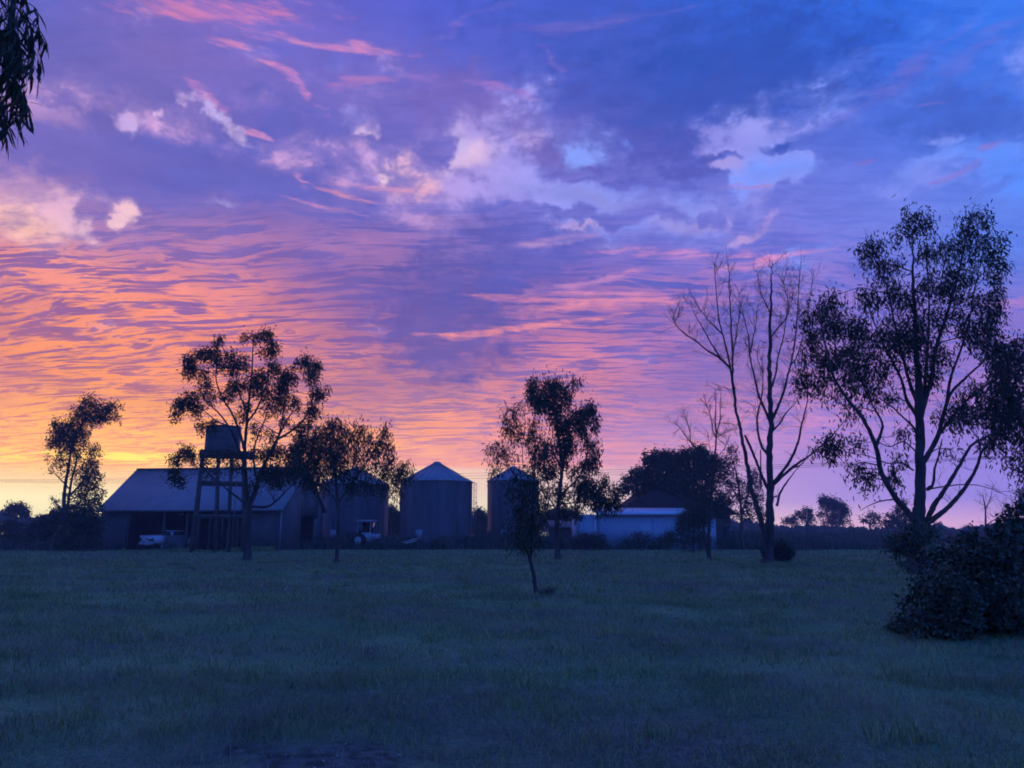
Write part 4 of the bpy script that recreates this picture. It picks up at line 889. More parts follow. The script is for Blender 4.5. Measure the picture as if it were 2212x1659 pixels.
for (x, y, ru, rv, nc) in ((640,120,62,42,20),(590,190,62,50,16),(700,140,36,50,12),(455,240,60,45,22),(520,330,80,70,34),(440,290,40,50,10),(560,440,80,60,26),(700,270,50,60,20),(680,400,60,60,16),
    (900,120,62,46,22),(860,180,50,50,18),(960,230,64,70,32),(985,330,50,90,26),(840,260,60,60,20),(780,250,50,60,18),(820,370,90,70,44),(750,430,60,60,20),(880,470,70,50,22),(985,450,40,60,18),
    (930,610,75,90,52),(985,700,60,70,34),(960,520,45,60,22),(450,460,70,50,24),(290,470,80,52,28),(230,540,74,70,30),(190,620,64,60,26),(330,560,90,70,44),(420,620,90,80,48),(350,700,100,70,46),
    (230,730,90,70,36),(180,800,60,60,20),(300,820,90,60,34),(400,790,80,60,38),(480,740,80,70,38),(540,620,80,60,36),(600,640,70,60,28),(640,560,60,60,18),(480,860,60,50,14),(390,930,50,40,10),
    (740,680,60,60,24),(720,780,40,60,12),(900,930,70,46,26),(840,960,60,40,16),(960,900,60,60,30),(1010,960,44,60,22),(900,830,70,50,16),(780,960,50,40,12),(1030,850,50,80,30),
    (300,1090,46,40,22),(270,1050,40,30,10),(380,1060,50,30,9),(230,1090,26,30,5),(430,1180,60,32,14),(470,1220,46,30,10),(560,1200,36,46,14),(600,1030,32,32,9),(580,1120,30,26,6),
    (380,1165,26,20,5),(930,1060,40,30,7),(800,1100,40,26,5),(1000,1040,30,40,7),(830,880,60,50,10),(560,880,40,30,8),(620,470,60,60,20),(700,540,60,60,20),(660,640,60,60,20),(710,720,50,60,14),(800,540,60,60,22),(560,560,60,60,18),(860,600,50,60,12),(640,760,50,50,10)):
    u, v = c6((x, y))[0]; T.blob(u, v, ru * .5, rv * .5, int(nc * 1.15), 14, L=.24, w=.056, cr=.22)
T.bare(60, .9, 2, rmax=.09, rt=.013); T.bare(20, 1.2, 2, rmax=.06, vmax=900, rt=.012)
T.done(GREY_BARK, LEAF_DARK)

# --- tree cut by the right edge
T = Tree('gum_tree', 'dense dark gum tree cut off by the right edge of the view', 'tree', 2290, 1235)
T.limb([(2290,1240),(2285,1100),(2275,950),(2260,830),(2250,740)], 22, 3, 0); T.limb([(2284,1080),(2250,1000),(2215,930),(2180,860)], 8, 1.5, -2); T.limb([(2280,1000),(2320,900),(2350,800)], 9, 2, 2)
for (u, v, ru, rv, nc) in ((2215,760,46,42,40),(2190,790,40,40,34),(2230,830,60,60,60),(2170,840,36,50,34),(2210,900,56,60,56),(2165,905,34,50,28),(2195,970,36,44,26),(2215,1010,22,30,10),(2300,780,70,60,50),(2330,900,80,70,50),(2270,900,50,60,40),(2160,780,26,30,14),(2150,960,22,30,10)):
    T.blob(u, v, ru, rv, nc, 17, L=.25, w=.065, cr=.24, hang=1.1)
T.done(GREY_BARK, LEAF_DARK)

# --- bare dead tree
T = Tree('dead_tree', 'tall dead tree with bare rising limbs left of the tallest gum', 'tree', 1661, 1217, k=.62)
c5 = lambda *p: [(1426.2 + x * .4463, 521 + y * .4463) for x, y in p]
T.limb(c5((525,1560),(527,1450),(532,1300),(530,1100),(534,900),(530,700),(530,500),(535,300),(538,180),(541,90)), 19, .8, .8, .8)
T.limb(c5((505,1560),(497,1480),(500,1400),(470,1290),(440,1190),(425,1110),(408,1010),(385,900),(365,810),(352,650),(346,480),(338,320),(335,200),(330,110)), 12, .7, -1.5, .8)
T.limb(c5((522,1210),(490,1130),(455,1040),(410,940)), 6, 4, -1)
T.limb(c5((372,770),(350,690),(338,600),(310,480),(285,380),(272,250),(265,160),(262,110)), 5, .6, -1.5)
T.limb(c5((338,610),(280,560),(230,530),(180,490),(120,450),(80,410),(62,370)), 4.5, .6, -1)
T.limb(c5((300,570),(250,500),(200,410),(165,350),(150,290)), 3.5, .6, 1)
T.limb(c5((310,450),(250,400),(200,340),(170,300)), 2.5, .6, 1)
T.limb(c5((520,1050),(490,990),(470,900),(472,830),(490,760),(498,640),(490,560)), 5.5, 1, 1.5)
T.limb(c5((527,890),(500,800),(475,740),(455,650),(435,560),(425,450),(405,370),(390,300)), 5.5, .7, -1)
T.limb(c5((430,540),(450,470),(465,400),(470,340)), 2.5, .6, .5)
T.limb(c5((545,1190),(580,1130),(630,1060),(665,980),(682,900),(700,830),(712,760),(706,640)), 6.5, 1, -1.5)
T.limb(c5((550,1200),(600,1130),(660,1080),(720,1040),(790,980),(850,920),(905,850)), 6.5, .9, 1)
T.limb(c5((640,1110),(690,1075),(720,1010)), 3, .8, 1)
T.limb(c5((552,1240),(575,1230)), 3, 2, 0); T.limb(c5((565,1280),(580,1220),(610,1170),(640,1130),(690,1070)), 5, 1, .8)
T.limb(c5((545,940),(580,880),(610,830),(640,800),(670,760)), 4, .9, 1)
T.limb(c5((540,880),(570,800),(600,720),(620,640),(640,560),(655,450),(665,330),(672,200),(680,120)), 5.5, .7, -1.5)
T.limb(c5((536,720),(560,640),(570,560),(595,470),(610,380),(635,300),(650,220)), 4, .6, 1.5)
T.limb(c5((533,480),(570,420),(610,370),(620,300),(600,220),(590,140)), 3, .5, -1)
T.limb(c5((530,340),(500,280),(480,210),(470,160)), 2.5, .5, 1)
T.limb(c5((640,600),(660,560),(700,420),(720,300),(735,200)), 3, .5, 1)
T.limb(c5((487,1200),(487,1100),(486,1010)), 3, 2, .3)
T.limb(c5((345,540),(370,440),(385,330),(380,250)), 2.5, .5, 1); T.limb(c5((495,640),(470,560),(480,480)), 2, .5, .5)
T.bare(300, .8, 2, rmax=.12, vmax=930, spread=.5, rt=.013, kids=3); T.bare(60, .5, 1, rmin=.05, rmax=.2, rt=.015); T.bare(110, 1.0, 2, rmax=.04, vmax=760, spread=.6, rt=.014)
T.done(GREY_BARK, tname='branches')
S = Tree('shrub', 'round dark shrub at the foot of the tall dead tree', 'shrub', 1688, 1216)
S.limb([(1688,1218),(1690,1195),(1692,1180)], 2, 1); 
for (u, v, ru, rv, nc) in ((1690,1190,20,22,60),(1680,1200,18,16,30),(1700,1195,14,18,30)): S.blob(u, v, ru, rv, nc, 26, L=.10, w=.05, cr=.14, dy=rng.uniform(-.3, .3), hang=.2)
S.done(GREY_BARK, LEAF_DARK, tname='stem')

# --- tree in front of the tank
T = Tree('gum_tree', 'broad gum tree with tufted foliage in front of the water tank', 'tree', 533, 1211, k=.8)
c2 = lambda *p: [((600 + x / 1.5082) / 1.8228, (1200 + y / 1.5082) / 1.8228) for x, y in p]
T.limb(c2((562,1530),(564,1400),(568,1250),(572,1190)), 11, 10, 0)
T.limb(c2((568,1200),(555,1080),(550,980),(548,860),(560,720),(575,560),(590,420),(595,300),(600,200)), 8, 1, 1)
T.limb(c2((575,1190),(610,1110),(640,1000),(690,900),(740,800),(790,700),(830,640)), 8, 1.5, -1)
T.limb(c2((560,1190),(500,1140),(450,1100),(400,1060),(330,1000),(250,960)), 3.5, 1, -1)
T.limb(c2((600,1200),(680,1200),(740,1160),(800,1100),(850,1050)), 4, 1.5, -1.5)
T.limb(c2((720,1170),(710,1130),(670,1090)), 2, 1, 0)
T.limb(c2((550,960),(500,820),(450,720),(400,650),(330,580),(290,520)), 4, 1, -2)
T.limb(c2((552,880),(520,760),(470,640),(420,560),(380,450),(385,300),(390,230)), 4, .9, 1.5)
T.limb(c2((552,800),(560,640),(520,540),(500,450),(520,350)), 3.5, .9, -1)
T.limb(c2((560,700),(620,620),(660,520),(690,430),(680,300)), 3.5, .9, 2)
T.limb(c2((620,1060),(600,900),(620,800),(660,700),(700,600)), 3.5, 1, 2)
T.limb(c2((680,920),(720,860),(760,740),(780,620),(800,540)), 3.5, 1, -2)
T.limb(c2((740,800),(810,760),(880,700),(940,620),(950,500),(930,400)), 3.5, 1, 1)
T.limb(c2((450,720),(380,690),(320,640),(260,600)), 2.5, .8, .5)
for (x, y, ru, rv, nc) in ((685,180,44,36,26),(600,190,50,26,12),(540,190,36,26,6),(720,260,40,50,26),(660,270,36,30,8),(390,220,36,34,14),(350,290,70,50,26),(290,290,60,50,20),(215,360,50,60,36),(270,400,70,40,20),
    (440,300,50,40,14),(520,320,50,34,14),(480,370,36,36,20),(400,350,50,40,14),(560,340,30,50,8),(720,380,50,60,26),(800,440,60,50,40),(760,520,60,70,44),(640,430,60,50,30),(600,480,60,60,32),(680,520,50,60,20),
    (490,480,60,50,28),(440,540,46,40,10),(320,490,60,36,16),(220,560,60,50,34),(170,600,50,50,26),(270,620,46,40,14),(330,540,46,40,10),(130,660,26,30,6),(300,720,36,26,8),(350,710,40,26,10),
    (910,340,36,36,18),(970,360,36,30,16),(940,430,46,50,26),(850,340,26,36,5),(980,530,46,40,24),(1030,510,26,20,6),(955,625,44,36,26),(840,590,46,50,18),(760,600,46,46,18),(690,620,50,50,12),(560,600,40,46,10),
    (940,700,20,40,9),(880,720,50,40,16),(640,720,60,50,9),(700,760,50,60,9),(780,700,50,40,10),(520,660,36,46,8),
    (200,880,60,36,26),(150,920,46,40,14),(240,900,40,40,10),(130,1010,32,46,14),(160,1040,26,36,8),(440,900,80,40,16),(500,960,70,40,14),(640,880,70,40,24),(740,870,60,44,26),(820,880,70,50,30),(870,800,50,50,24),
    (350,1000,60,36,8),(660,1010,60,50,22),(720,1050,50,46,16),(780,1020,60,60,24),(840,960,60,60,40),(600,1080,36,40,10),(330,930,50,30,8),(720,960,60,40,16)):
    u, v = c2((x, y))[0]; T.blob(u, v, ru * .364, rv * .364, int(nc * 1.0) + 1, 18, L=.22, w=.065, cr=.21, hang=.6)
T.bare(20, .8, 2, rmax=.06, rt=.012)
T.done(GREY_BARK, LEAF)

# --- tree right of it
T = Tree('gum_tree', 'slim trunked gum tree with a drooping crown hiding the first silo', 'tree', 727, 1217, k=.75)
T.limb(c2((1092,1540),(1100,1400),(1103,1250),(1095,1100),(1085,1000),(1080,900)), 6, 3, 0)
T.limb(c2((1098,1180),(1040,1100),(980,1050),(930,1000)), 2.5, .8, -1); T.limb(c2((1100,1180),(1160,1090),(1220,1010),(1290,940)), 2.8, .9, 1)
T.limb(c2((1085,1000),(1060,880),(1060,760),(1070,700)), 2.5, .8, -1); T.limb(c2((1082,940),(1150,840),(1210,760),(1240,720)), 2.5, .8, .6); T.limb(c2((1200,1030),(1300,900),(1360,800),(1370,750)), 2, .7, -1)
T.limb(c2((1240,1000),(1350,960),(1430,980),(1480,1010)), 2, .7, 1); T.limb(c2((1060,900),(980,840),(920,800)), 2, .8, 1)
for (x, y, ru, rv, nc) in ((1070,700,46,36,20),(1110,740,56,46,30),(1020,760,56,50,34),(960,800,56,50,40),(900,850,60,50,40),(1230,740,46,36,16),(1190,790,60,46,26),(1270,800,56,46,20),(1370,760,36,46,18),(1340,830,50,46,20),
    (1090,830,70,56,56),(1010,880,76,60,70),(930,940,66,60,56),(1110,920,70,60,56),(1200,890,66,56,30),(1290,890,56,50,22),(1390,860,46,60,24),(860,950,46,50,22),(1060,990,70,50,40),(970,1010,60,50,40),(1150,1000,60,40,32),
    (1240,980,60,40,16),(1330,970,50,46,14),(1410,960,50,60,26),(1470,1000,50,50,28),(1500,960,40,30,14),(1530,1000,20,30,6),(1440,1060,40,46,16),(1380,1030,40,46,12),(1450,1120,26,36,9),(1350,1100,60,40,14),(1250,1070,70,40,22),(1180,1080,50,36,14),(1000,1090,50,36,14),(920,1040,50,40,18),(870,1020,40,40,12)):
    u, v = c2((x, y))[0]; T.blob(u, v, ru * .364, rv * .364, nc, 14, L=.22, w=.055, cr=.23, hang=1.2)
T.done(GREY_BARK, LEAF)

# --- far left tree
T = Tree('gum_tree', 'leaning twin stemmed tree beside the left end of the shed', 'tree', 137, 1195, Y=66)
T.limb([(137,1190),(137,1130),(138,1090),(141,1050),(148,1010),(155,970),(170,930),(190,890)], 5, 1.2, 0); T.limb([(140,1180),(141,1120),(148,1080),(156,1030),(165,990),(150,950),(130,920)], 4, 1, 1)
T.limb([(146,1060),(135,1040),(120,1025),(108,1015)], 2, .6, 0); T.limb([(150,1070),(170,1050),(190,1020),(198,990)], 3, .8, -1); T.limb([(175,920),(200,890),(230,870),(250,880)], 2, .8, 1)
for (u, v, ru, rv, nc) in ((186,872,26,22,30),(205,885,28,22,44),(175,890,20,18,22),(228,890,24,20,40),(245,880,16,20,22),(255,905,8,12,6),(215,905,22,16,26),(175,905,26,16,40),(150,930,30,26,70),(125,930,22,26,44),(140,950,32,22,60),
    (115,955,16,20,20),(165,955,22,20,36),(180,935,20,16,24),(190,975,16,12,9),(205,972,12,12,14),(150,980,26,16,34),(135,1000,18,14,14),(110,990,10,12,5),(115,1010,10,10,4),(185,1010,22,22,36),(200,1030,18,22,40),(180,1050,22,22,34),
    (205,1060,18,18,26),(170,1075,22,16,22),(195,1085,20,14,20),(218,1075,10,16,7),(150,1020,14,12,9),(200,1000,14,14,12),(165,1100,26,14,28),(210,1095,16,14,16)):
    T.blob(u, v, ru, rv, nc, 15, L=.24, w=.09, cr=.27, dy=rng.uniform(-1, 1), hang=.5)
T.done(GREY_BARK, LEAF)

# --- straight gum, middle
T = Tree('gum_tree', 'straight trunked gum tree with drooping tufts left of the white shed', 'tree', 1204, 1209, k=.72)
c3 = lambda *p: [(822.8 + x * .3306, 768 + y * .3306) for x, y in p]
T.limb(c3((1155,1335),(1152,1200),(1150,1050),(1165,920),(1178,800),(1182,700),(1165,600),(1155,500),(1140,380),(1110,250),(1090,180)), 9, 1.2, 0)
T.limb(c3((1150,1040),(1120,960),(1060,900),(1040,830)), 3, 1, 1); T.limb(c3((1172,930),(1230,860),(1290,800),(1330,720),(1350,620),(1340,520)), 3.5, 1, 1)
T.limb(c3((1240,860),(1320,860),(1400,850),(1480,870),(1530,900)), 2.5, .8, -1); T.limb(c3((1182,740),(1130,640),(1090,560)), 3, 1, -1); T.limb(c3((1160,540),(1220,450),(1290,400),(1360,350)), 3, 1, -1); T.limb(c3((1178,810),(1120,780),(1060,740)), 2, .8, 0)
T.limb(c3((1140,380),(1180,300),(1220,200),(1270,170)), 2, .7, 1)
for (x, y, ru, rv, nc) in ((1010,180,60,50,18),(1000,250,50,60,26),(1090,190,60,46,30),(1080,270,80,66,46),(1040,320,60,50,40),(1160,200,60,46,24),(1200,250,56,50,26),(1250,180,46,26,9),(1300,170,16,22,5),(1120,350,60,46,34),(1190,310,36,30,10),
    (1290,380,56,40,30),(1370,350,56,46,34),(1400,430,36,50,16),(1310,440,50,40,24),(1330,500,36,30,9),(1230,420,50,46,20),(1170,430,60,60,30),(1205,540,66,90,46),(1225,650,60,90,34),(1080,600,66,66,34),(1050,680,70,66,28),(1170,640,50,80,12),(1100,740,56,40,26),
    (1330,560,50,56,14),(1400,600,50,60,16),(1380,690,56,60,30),(1330,730,40,50,14),(1340,850,60,70,46),(1390,900,56,60,34),(1310,900,50,56,28),(1440,930,46,60,26),(1460,820,36,50,14),(1520,880,46,36,16),(1500,960,50,46,22),(1540,930,26,46,10),(1400,970,50,40,12),
    (1270,760,50,50,12),(1120,880,56,46,16),(1210,900,50,50,16),(1240,1000,60,30,16),(1190,1010,50,26,12),(1290,1010,46,26,10),(1060,980,50,36,12)):
    u, v = c3((x, y))[0]; T.blob(u, v, ru * .3306, rv * .3306, nc, 18, L=.24, w=.07, cr=.23, hang=1.3)
T.done(GREY_BARK, LEAF)

# --- leaning sapling in front
T = Tree('sapling', 'slender leaning sapling nearest the viewer in the open grass', 'tree', 1157, 1282, k=.85)
T.limb(c3((1012,1560),(1008,1520),(1000,1440),(985,1380),(968,1310),(955,1270)), 5.5, 3.6, 0)
T.limb(c3((975,1330),(988,1250),(985,1150),(985,1050),(990,950),(1002,840),(1003,700),(1008,600),(1000,520),(980,440)), 3.4, .9, .2)
T.limb(c3((958,1275),(940,1180),(930,1080),(925,960),(915,860),(910,760)), 2.6, .8, -.3); T.limb(c3((1005,700),(960,600),(930,520),(900,450)), 1.6, .6, .3); T.limb(c3((935,1100),(880,1020),(850,960)), 1.4, .5, .3)
T.limb(c3((918,850),(850,740),(790,660),(750,600)), 1.6, .5, -.3); T.limb(c3((925,700),(925,600),(900,500),(880,400)), 1.3, .5, .2); T.limb(c3((956,1275),(935,1290),(925,1300)), 1, .5, 0)
for (x, y, ru, rv, nc) in ((900,330,46,40,12),(850,380,56,50,26),(810,430,40,60,22),(870,470,50,50,26),(850,520,50,40,18),(920,540,50,50,20),(1000,460,56,56,30),(990,540,50,50,26),(760,590,60,40,22),(720,620,40,50,14),(800,640,60,50,22),(860,660,50,46,14),
    (760,720,40,50,14),(740,760,36,36,10),(1010,640,50,60,18),(930,740,60,50,20),(1010,760,50,60,26),(890,830,80,60,34),(980,860,80,60,38),(900,910,80,60,34),(1000,930,60,60,24),(960,1000,90,60,40),(900,1060,90,60,40),(1000,1070,70,70,36),
    (870,1140,66,56,30),(950,1150,80,60,36),(1030,1140,50,60,20),(900,1220,70,46,26),(1000,1210,56,50,20),(1060,900,40,50,12),(960,1260,50,24,6)):
    u, v = c3((x, y))[0]; T.blob(u, v, ru * .42, rv * .36, int(nc * .85) + 1, 9, L=.13, w=.024, cr=.12, dy=rng.uniform(-.45, .45), hang=1.1, flat=.9)
T.done(GREY_BARK, LEAF)
S = Tree('grass_tuft', 'dark tuft of grass at the foot of the leaning sapling', 'grass', 1178, 1287)
S.limb([(1178,1288),(1180,1280),(1182,1275)], .8, .4); S.blob(1180, 1283, 17, 3.5, 26, 16, L=.11, w=.010, cr=.06, dy=0, hang=-1, bough=False); S.done(GREY_BARK, WEED, tname='stem')

# --- small tree with the dead top, and the drooping shrub beside it
T = Tree('half_dead_tree', 'thin half dead tree with a bare twiggy top in front of the round dark tree', 'tree', 1530, 1211, k=.8)
c4 = lambda *p: [((2300 + x / 2.074) / 1.8228, (1500 + y / 2.074) / 1.8228) for x, y in p]
T.limb(c4((1020,1470),(1018,1330),(1022,1180),(1030,1000),(1050,800),(1068,600),(1078,460),(1072,300),(1075,180),(1070,60)), 5.5, .6, 0)
T.limb(c4((992,1460),(985,1300),(975,1200),(990,1100)), 3.5, 2, 0); T.limb(c4((1040,800),(980,680),(920,560),(860,490),(810,420),(770,370),(720,330)), 3, .6, -.5)
T.limb(c4((870,500),(860,400),(830,300),(800,260)), 1.5, .5, .5); T.limb(c4((1078,460),(1050,400),(1035,300),(1000,200),(960,160)), 2, .5, .5); T.limb(c4((1078,450),(1110,320),(1110,200),(1120,100)), 2, .5, -.5)
T.limb(c4((1080,470),(1140,430),(1200,400),(1240,390)), 1.6, .4, 1); T.limb(c4((1060,640),(1030,560),(1010,440)), 1.5, .5, 0); T.limb(c4((1060,640),(1140,560),(1200,430)), 1.5, .5, 1)
T.bare(90, .6, 2, rmax=.05, vmax=975, rt=.014)
for (x, y, ru, rv, nc) in ((900,1100,60,50,26),(960,1120,50,50,20),(1000,960,40,60,16)): u, v = c4((x, y))[0]; T.blob(u, v, ru * .26, rv * .26, nc, 16, L=.16, w=.05, cr=.2)
T.done(GREY_BARK, LEAF)
S = Tree('drooping_shrub', 'soft drooping green shrub in front of the right end of the white shed', 'shrub', 1497, 1190, Y=60)
S.limb([(1497,1190),(1498,1150),(1500,1120)], 2, 1)
for (u, v, ru, rv, nc) in ((1490,1112,20,14,34),(1505,1120,24,18,46),(1480,1130,24,18,44),(1515,1135,20,18,34),(1470,1145,24,14,34),(1450,1158,20,14,26),(1490,1150,34,20,60),(1500,1170,36,16,56),(1470,1172,30,14,40),(1445,1172,16,12,14),(1520,1160,14,22,26),(1535,1110,8,10,7),(1478,1114,16,10,26),(1502,1102,16,9,24),(1528,1122,14,12,26),(1512,1112,16,10,24),(1485,1098,16,9,24),(1515,1098,14,9,20),(1480,1128,18,14,30)):
    S.blob(u, v, ru, rv, nc, 18, L=.16, w=.035, cr=.2, dy=rng.uniform(-.8, .8), hang=1.4)
S.done(GREY_BARK, LEAF, tname='stem')

# --- round dark tree over the farmhouse, and the sparse ones behind the dead tree
T = Tree('round_tree', 'dense round dark tree standing over the farmhouse roof', 'tree', 1490, 1180, Y=84)
T.limb([(1490,1170),(1492,1110),(1488,1070),(1470,1030)], 7, 3, 0); T.limb([(1491,1100),(1520,1060),(1540,1020)], 4, 1.5, 1); T.limb([(1490,1090),(1440,1060),(1400,1040),(1370,1030)], 4, 1.2, -1)
for (x, y, ru, rv, nc) in ((540,640,60,50,46),(620,640,80,60,60),(700,640,80,60,60),(560,720,80,60,60),(800,640,80,60,60),(930,590,70,50,50),(970,640,80,60,70),(850,600,50,40,26),(660,740,100,80,90),(780,740,100,80,90),(900,740,100,90,100),(1020,740,90,80,80),(1090,680,70,60,44),
    (480,760,60,50,40),(420,780,50,50,30),(360,830,60,50,34),(340,880,40,40,16),(420,890,60,46,26),(480,850,60,50,28),(560,830,60,50,34),(820,860,100,60,60),(700,850,90,50,50),(940,870,90,60,60),(1050,850,60,60,34),(900,980,90,80,60),(1040,980,90,80,60),(1120,1040,80,80,60),(1150,960,50,60,24),(1000,1080,90,60,50),(1130,780,50,50,16)):
    u, v = c4((x, y))[0]; T.blob(u, v, ru * .265, rv * .265, int(nc * 1.1), 13, L=.32, w=.16, cr=.36, dy=rng.uniform(-3, 3), hang=.2)
for (x, y) in ((500,590),(580,580),(660,585),(740,580),(830,565),(880,555),(950,545),(1020,600),(1080,620),(1140,690),(1170,740),(450,720),(395,740),(340,790),(305,850),(320,920),(380,950),(1180,840),(1190,900),(620,600),(790,590)):
    u, v = c4((x + rng.uniform(-12, 12), y + rng.uniform(-10, 10)))[0]; T.blob(u, v, rng.uniform(5, 10), rng.uniform(4, 8), 5, 9, L=.30, w=.13, cr=.28, dy=rng.uniform(-2, 2), hang=.2)
T.done(GREY_BARK, LEAF_DARK)
T = Tree('gum_tree', 'open crowned tree between the round dark tree and the dead tree', 'tree', 1600, 1180, Y=80)
T.limb([(1600,1170),(1602,1120),(1598,1070),(1590,1020),(1580,990)], 4, 1, 0); T.limb([(1601,1110),(1615,1070),(1625,1040)], 2.5, .8, 1); T.limb([(1600,1090),(1585,1060),(1570,1040)], 2, .8, 1)
for (x, y, ru, rv, nc) in ((1200,560,50,36,20),(1230,640,50,40,14),(1160,640,50,40,12),(1200,720,50,60,16),(1250,820,60,60,24),(1190,850,50,60,20),(1380,760,50,60,28),(1400,840,60,50,26),(1340,880,70,70,36),(1420,950,60,50,24),(1260,950,60,50,26),(1330,1000,60,40,20),(1420,1060,60,50,24),(1340,1090,60,50,24),(1250,1080,60,50,22),(1180,1100,40,60,18),(1480,1120,50,50,18)):
    u, v = c4((x, y))[0]; T.blob(u, v, ru * .265, rv * .265, nc, 13, L=.26, w=.10, cr=.34, dy=rng.uniform(-2, 2), hang=.5)
T.done(GREY_BARK, LEAF)

# --- background trees, one by one
def bgtree(u, vb, Y, label, blobs, limbs, name='distant_tree', cr=.5, L=.45, w=.22, m=11, leaf=LEAF_FAR):
    T = Tree(name, label, 'tree', u, vb, Y=Y)
    for l_ in limbs: T.limb(l_, 2.2, .6, 0, .2)
    for (x, y, ru, rv, nc) in blobs: T.blob(x, y, ru, rv, int(nc * 1.6), m, L=L, w=w, cr=cr, dy=rng.uniform(-2, 2), hang=.1)
    return T.done(GREY_BARK, leaf)
bgtree(1798, 1150, 170, 'domed dark gum on the horizon, largest of those between the two big trees', [(1785,1082,16,8,30),(1800,1085,16,9,34),(1815,1095,14,10,30),(1828,1103,9,9,22),(1800,1100,18,9,34),(1782,1095,10,8,14),(1810,1115,16,8,22),(1795,1120,16,7,18),(1775,1080,8,5,9),(1822,1118,14,8,16),(1780,1112,14,8,14),(1795,1132,30,7,26),(1826,1130,12,6,9)], [[(1798,1150),(1798,1125),(1800,1100)],[(1798,1128),(1785,1108),(1780,1092)],[(1798,1126),(1815,1110),(1822,1100)]])
bgtree(1742, 1150, 170, 'smaller loose crowned gum just left of the domed gum on the horizon', [(1728,1110,10,6,16),(1740,1103,9,6,14),(1750,1108,8,6,14),(1735,1118,12,5,12),(1752,1120,8,6,10),(1746,1130,12,6,12)], [[(1742,1150),(1742,1128),(1738,1108)],[(1742,1130),(1752,1115),(1752,1104)]])
bgtree(1712, 1150, 180, 'low scrubby tree on the horizon beside the dead tree trunk', [(1705,1122,10,6,14),(1714,1120,9,6,12),(1698,1128,10,5,10),(1718,1130,10,6,12)], [[(1710,1150),(1710,1130),(1708,1120)]])
bgtree(1880, 1150, 160, 'wispy thin tree on the horizon right of the domed gum', [(1866,1124,8,4,8),(1884,1112,7,6,7),(1893,1120,7,7,9),(1878,1118,8,6,6),(1890,1132,12,6,12)], [[(1880,1150),(1880,1130),(1884,1110)],[(1880,1134),(1870,1126),(1862,1120)]])
bgtree(1955, 1160, 120, 'bushy pale tree seen behind the big gum trunk', [(1940,1110,14,12,24),(1950,1090,12,14,20),(1930,1122,18,10,26),(1915,1128,14,8,16),(1960,1115,14,14,24),(1975,1125,14,12,20),(1945,1132,22,8,26)], [[(1955,1160),(1954,1130),(1950,1095)],[(1955,1140),(1935,1122),(1925,1115)]], cr=.42, L=.34, w=.17)
T = Tree('dead_tree', 'small bare dead tree on the skyline right of the big gum', 'tree', 2129, 1170, Y=70)
T.limb([(2129,1170),(2129,1140),(2129,1115),(2127,1090),(2122,1068)], 3, .8, 0); T.limb([(2131,1136),(2145,1124),(2160,1120),(2172,1124)], 1.5, .4, .5); T.limb([(2128,1100),(2138,1080),(2142,1065)], 1.2, .4, 0); T.bare(34, .8, 2, rmax=.08, rt=.014); T.done(GREY_BARK, tname='branches')
T = Tree('dead_tree', 'twiggy bare tree at the right edge behind the big bush', 'tree', 2190, 1170, Y=62)
T.limb([(2190,1170),(2188,1140),(2180,1110),(2165,1085)], 2.5, .6, 0); T.limb([(2188,1140),(2200,1110),(2215,1095)], 1.5, .5, 0); T.bare(30, .9, 2, rmax=.08, rt=.014); T.done(GREY_BARK, tname='branches')
bgtree(2225, 1165, 70, 'leafy tree at the far right edge above the bush', [(2215,1075,18,18,30),(2230,1100,24,20,40),(2208,1100,12,14,16)], [[(2225,1165),(2225,1120),(2222,1090)]], cr=.32, L=.26, w=.11, leaf=LEAF_DARK)
bgtree(848, 1180, 110, 'dark bushy tree seen in the gap left of the wide silo', [(845,1100,10,8,18),(850,1112,18,12,50),(856,1130,20,16,60),(840,1130,16,16,40),(848,1150,24,14,50)], [[(848,1180),(848,1130),(846,1105)]], cr=.4, L=.36, w=.18, leaf=LEAF)
bgtree(1036, 1180, 110, 'ragged tree seen in the gap right of the wide silo', [(1030,1108,12,7,16),(1042,1112,12,10,26),(1036,1130,22,14,60),(1036,1150,24,14,60)], [[(1036,1180),(1036,1130),(1040,1105)]], cr=.4, L=.36, w=.18, leaf=LEAF)
bgtree(1205, 1180, 96, 'low rounded dark tree behind the straight gum trunk', [(1195,1112,26,12,60),(1222,1112,18,10,34),(1180,1125,22,14,50),(1215,1128,30,12,60),(1240,1120,10,8,12)], [[(1205,1180),(1204,1130),(1206,1110)]], cr=.4, L=.34, w=.16, leaf=LEAF)
bgtree(36, 1165, 120, 'rounded low tree on the skyline at the far left', [(26,1096,12,7,20),(44,1094,12,7,20),(34,1106,24,10,44),(58,1108,12,8,14)], [[(36,1165),(36,1130),(34,1100)]], cr=.45, L=.36, w=.18)
bgtree(140, 1165, 130, 'thin forked tree poking above the far left scrub', [(112,1076,4,4,4),(122,1084,7,5,8),(142,1070,5,5,5),(136,1082,6,5,6),(168,1086,7,5,9),(152,1094,12,6,14),(190,1102,12,7,14),(130,1100,12,8,16)], [[(140,1165),(136,1110),(122,1088),(112,1076)],[(136,1112),(140,1085),(143,1070)],[(137,1116),(155,1096),(168,1086)]], cr=.35, L=.3, w=.13)

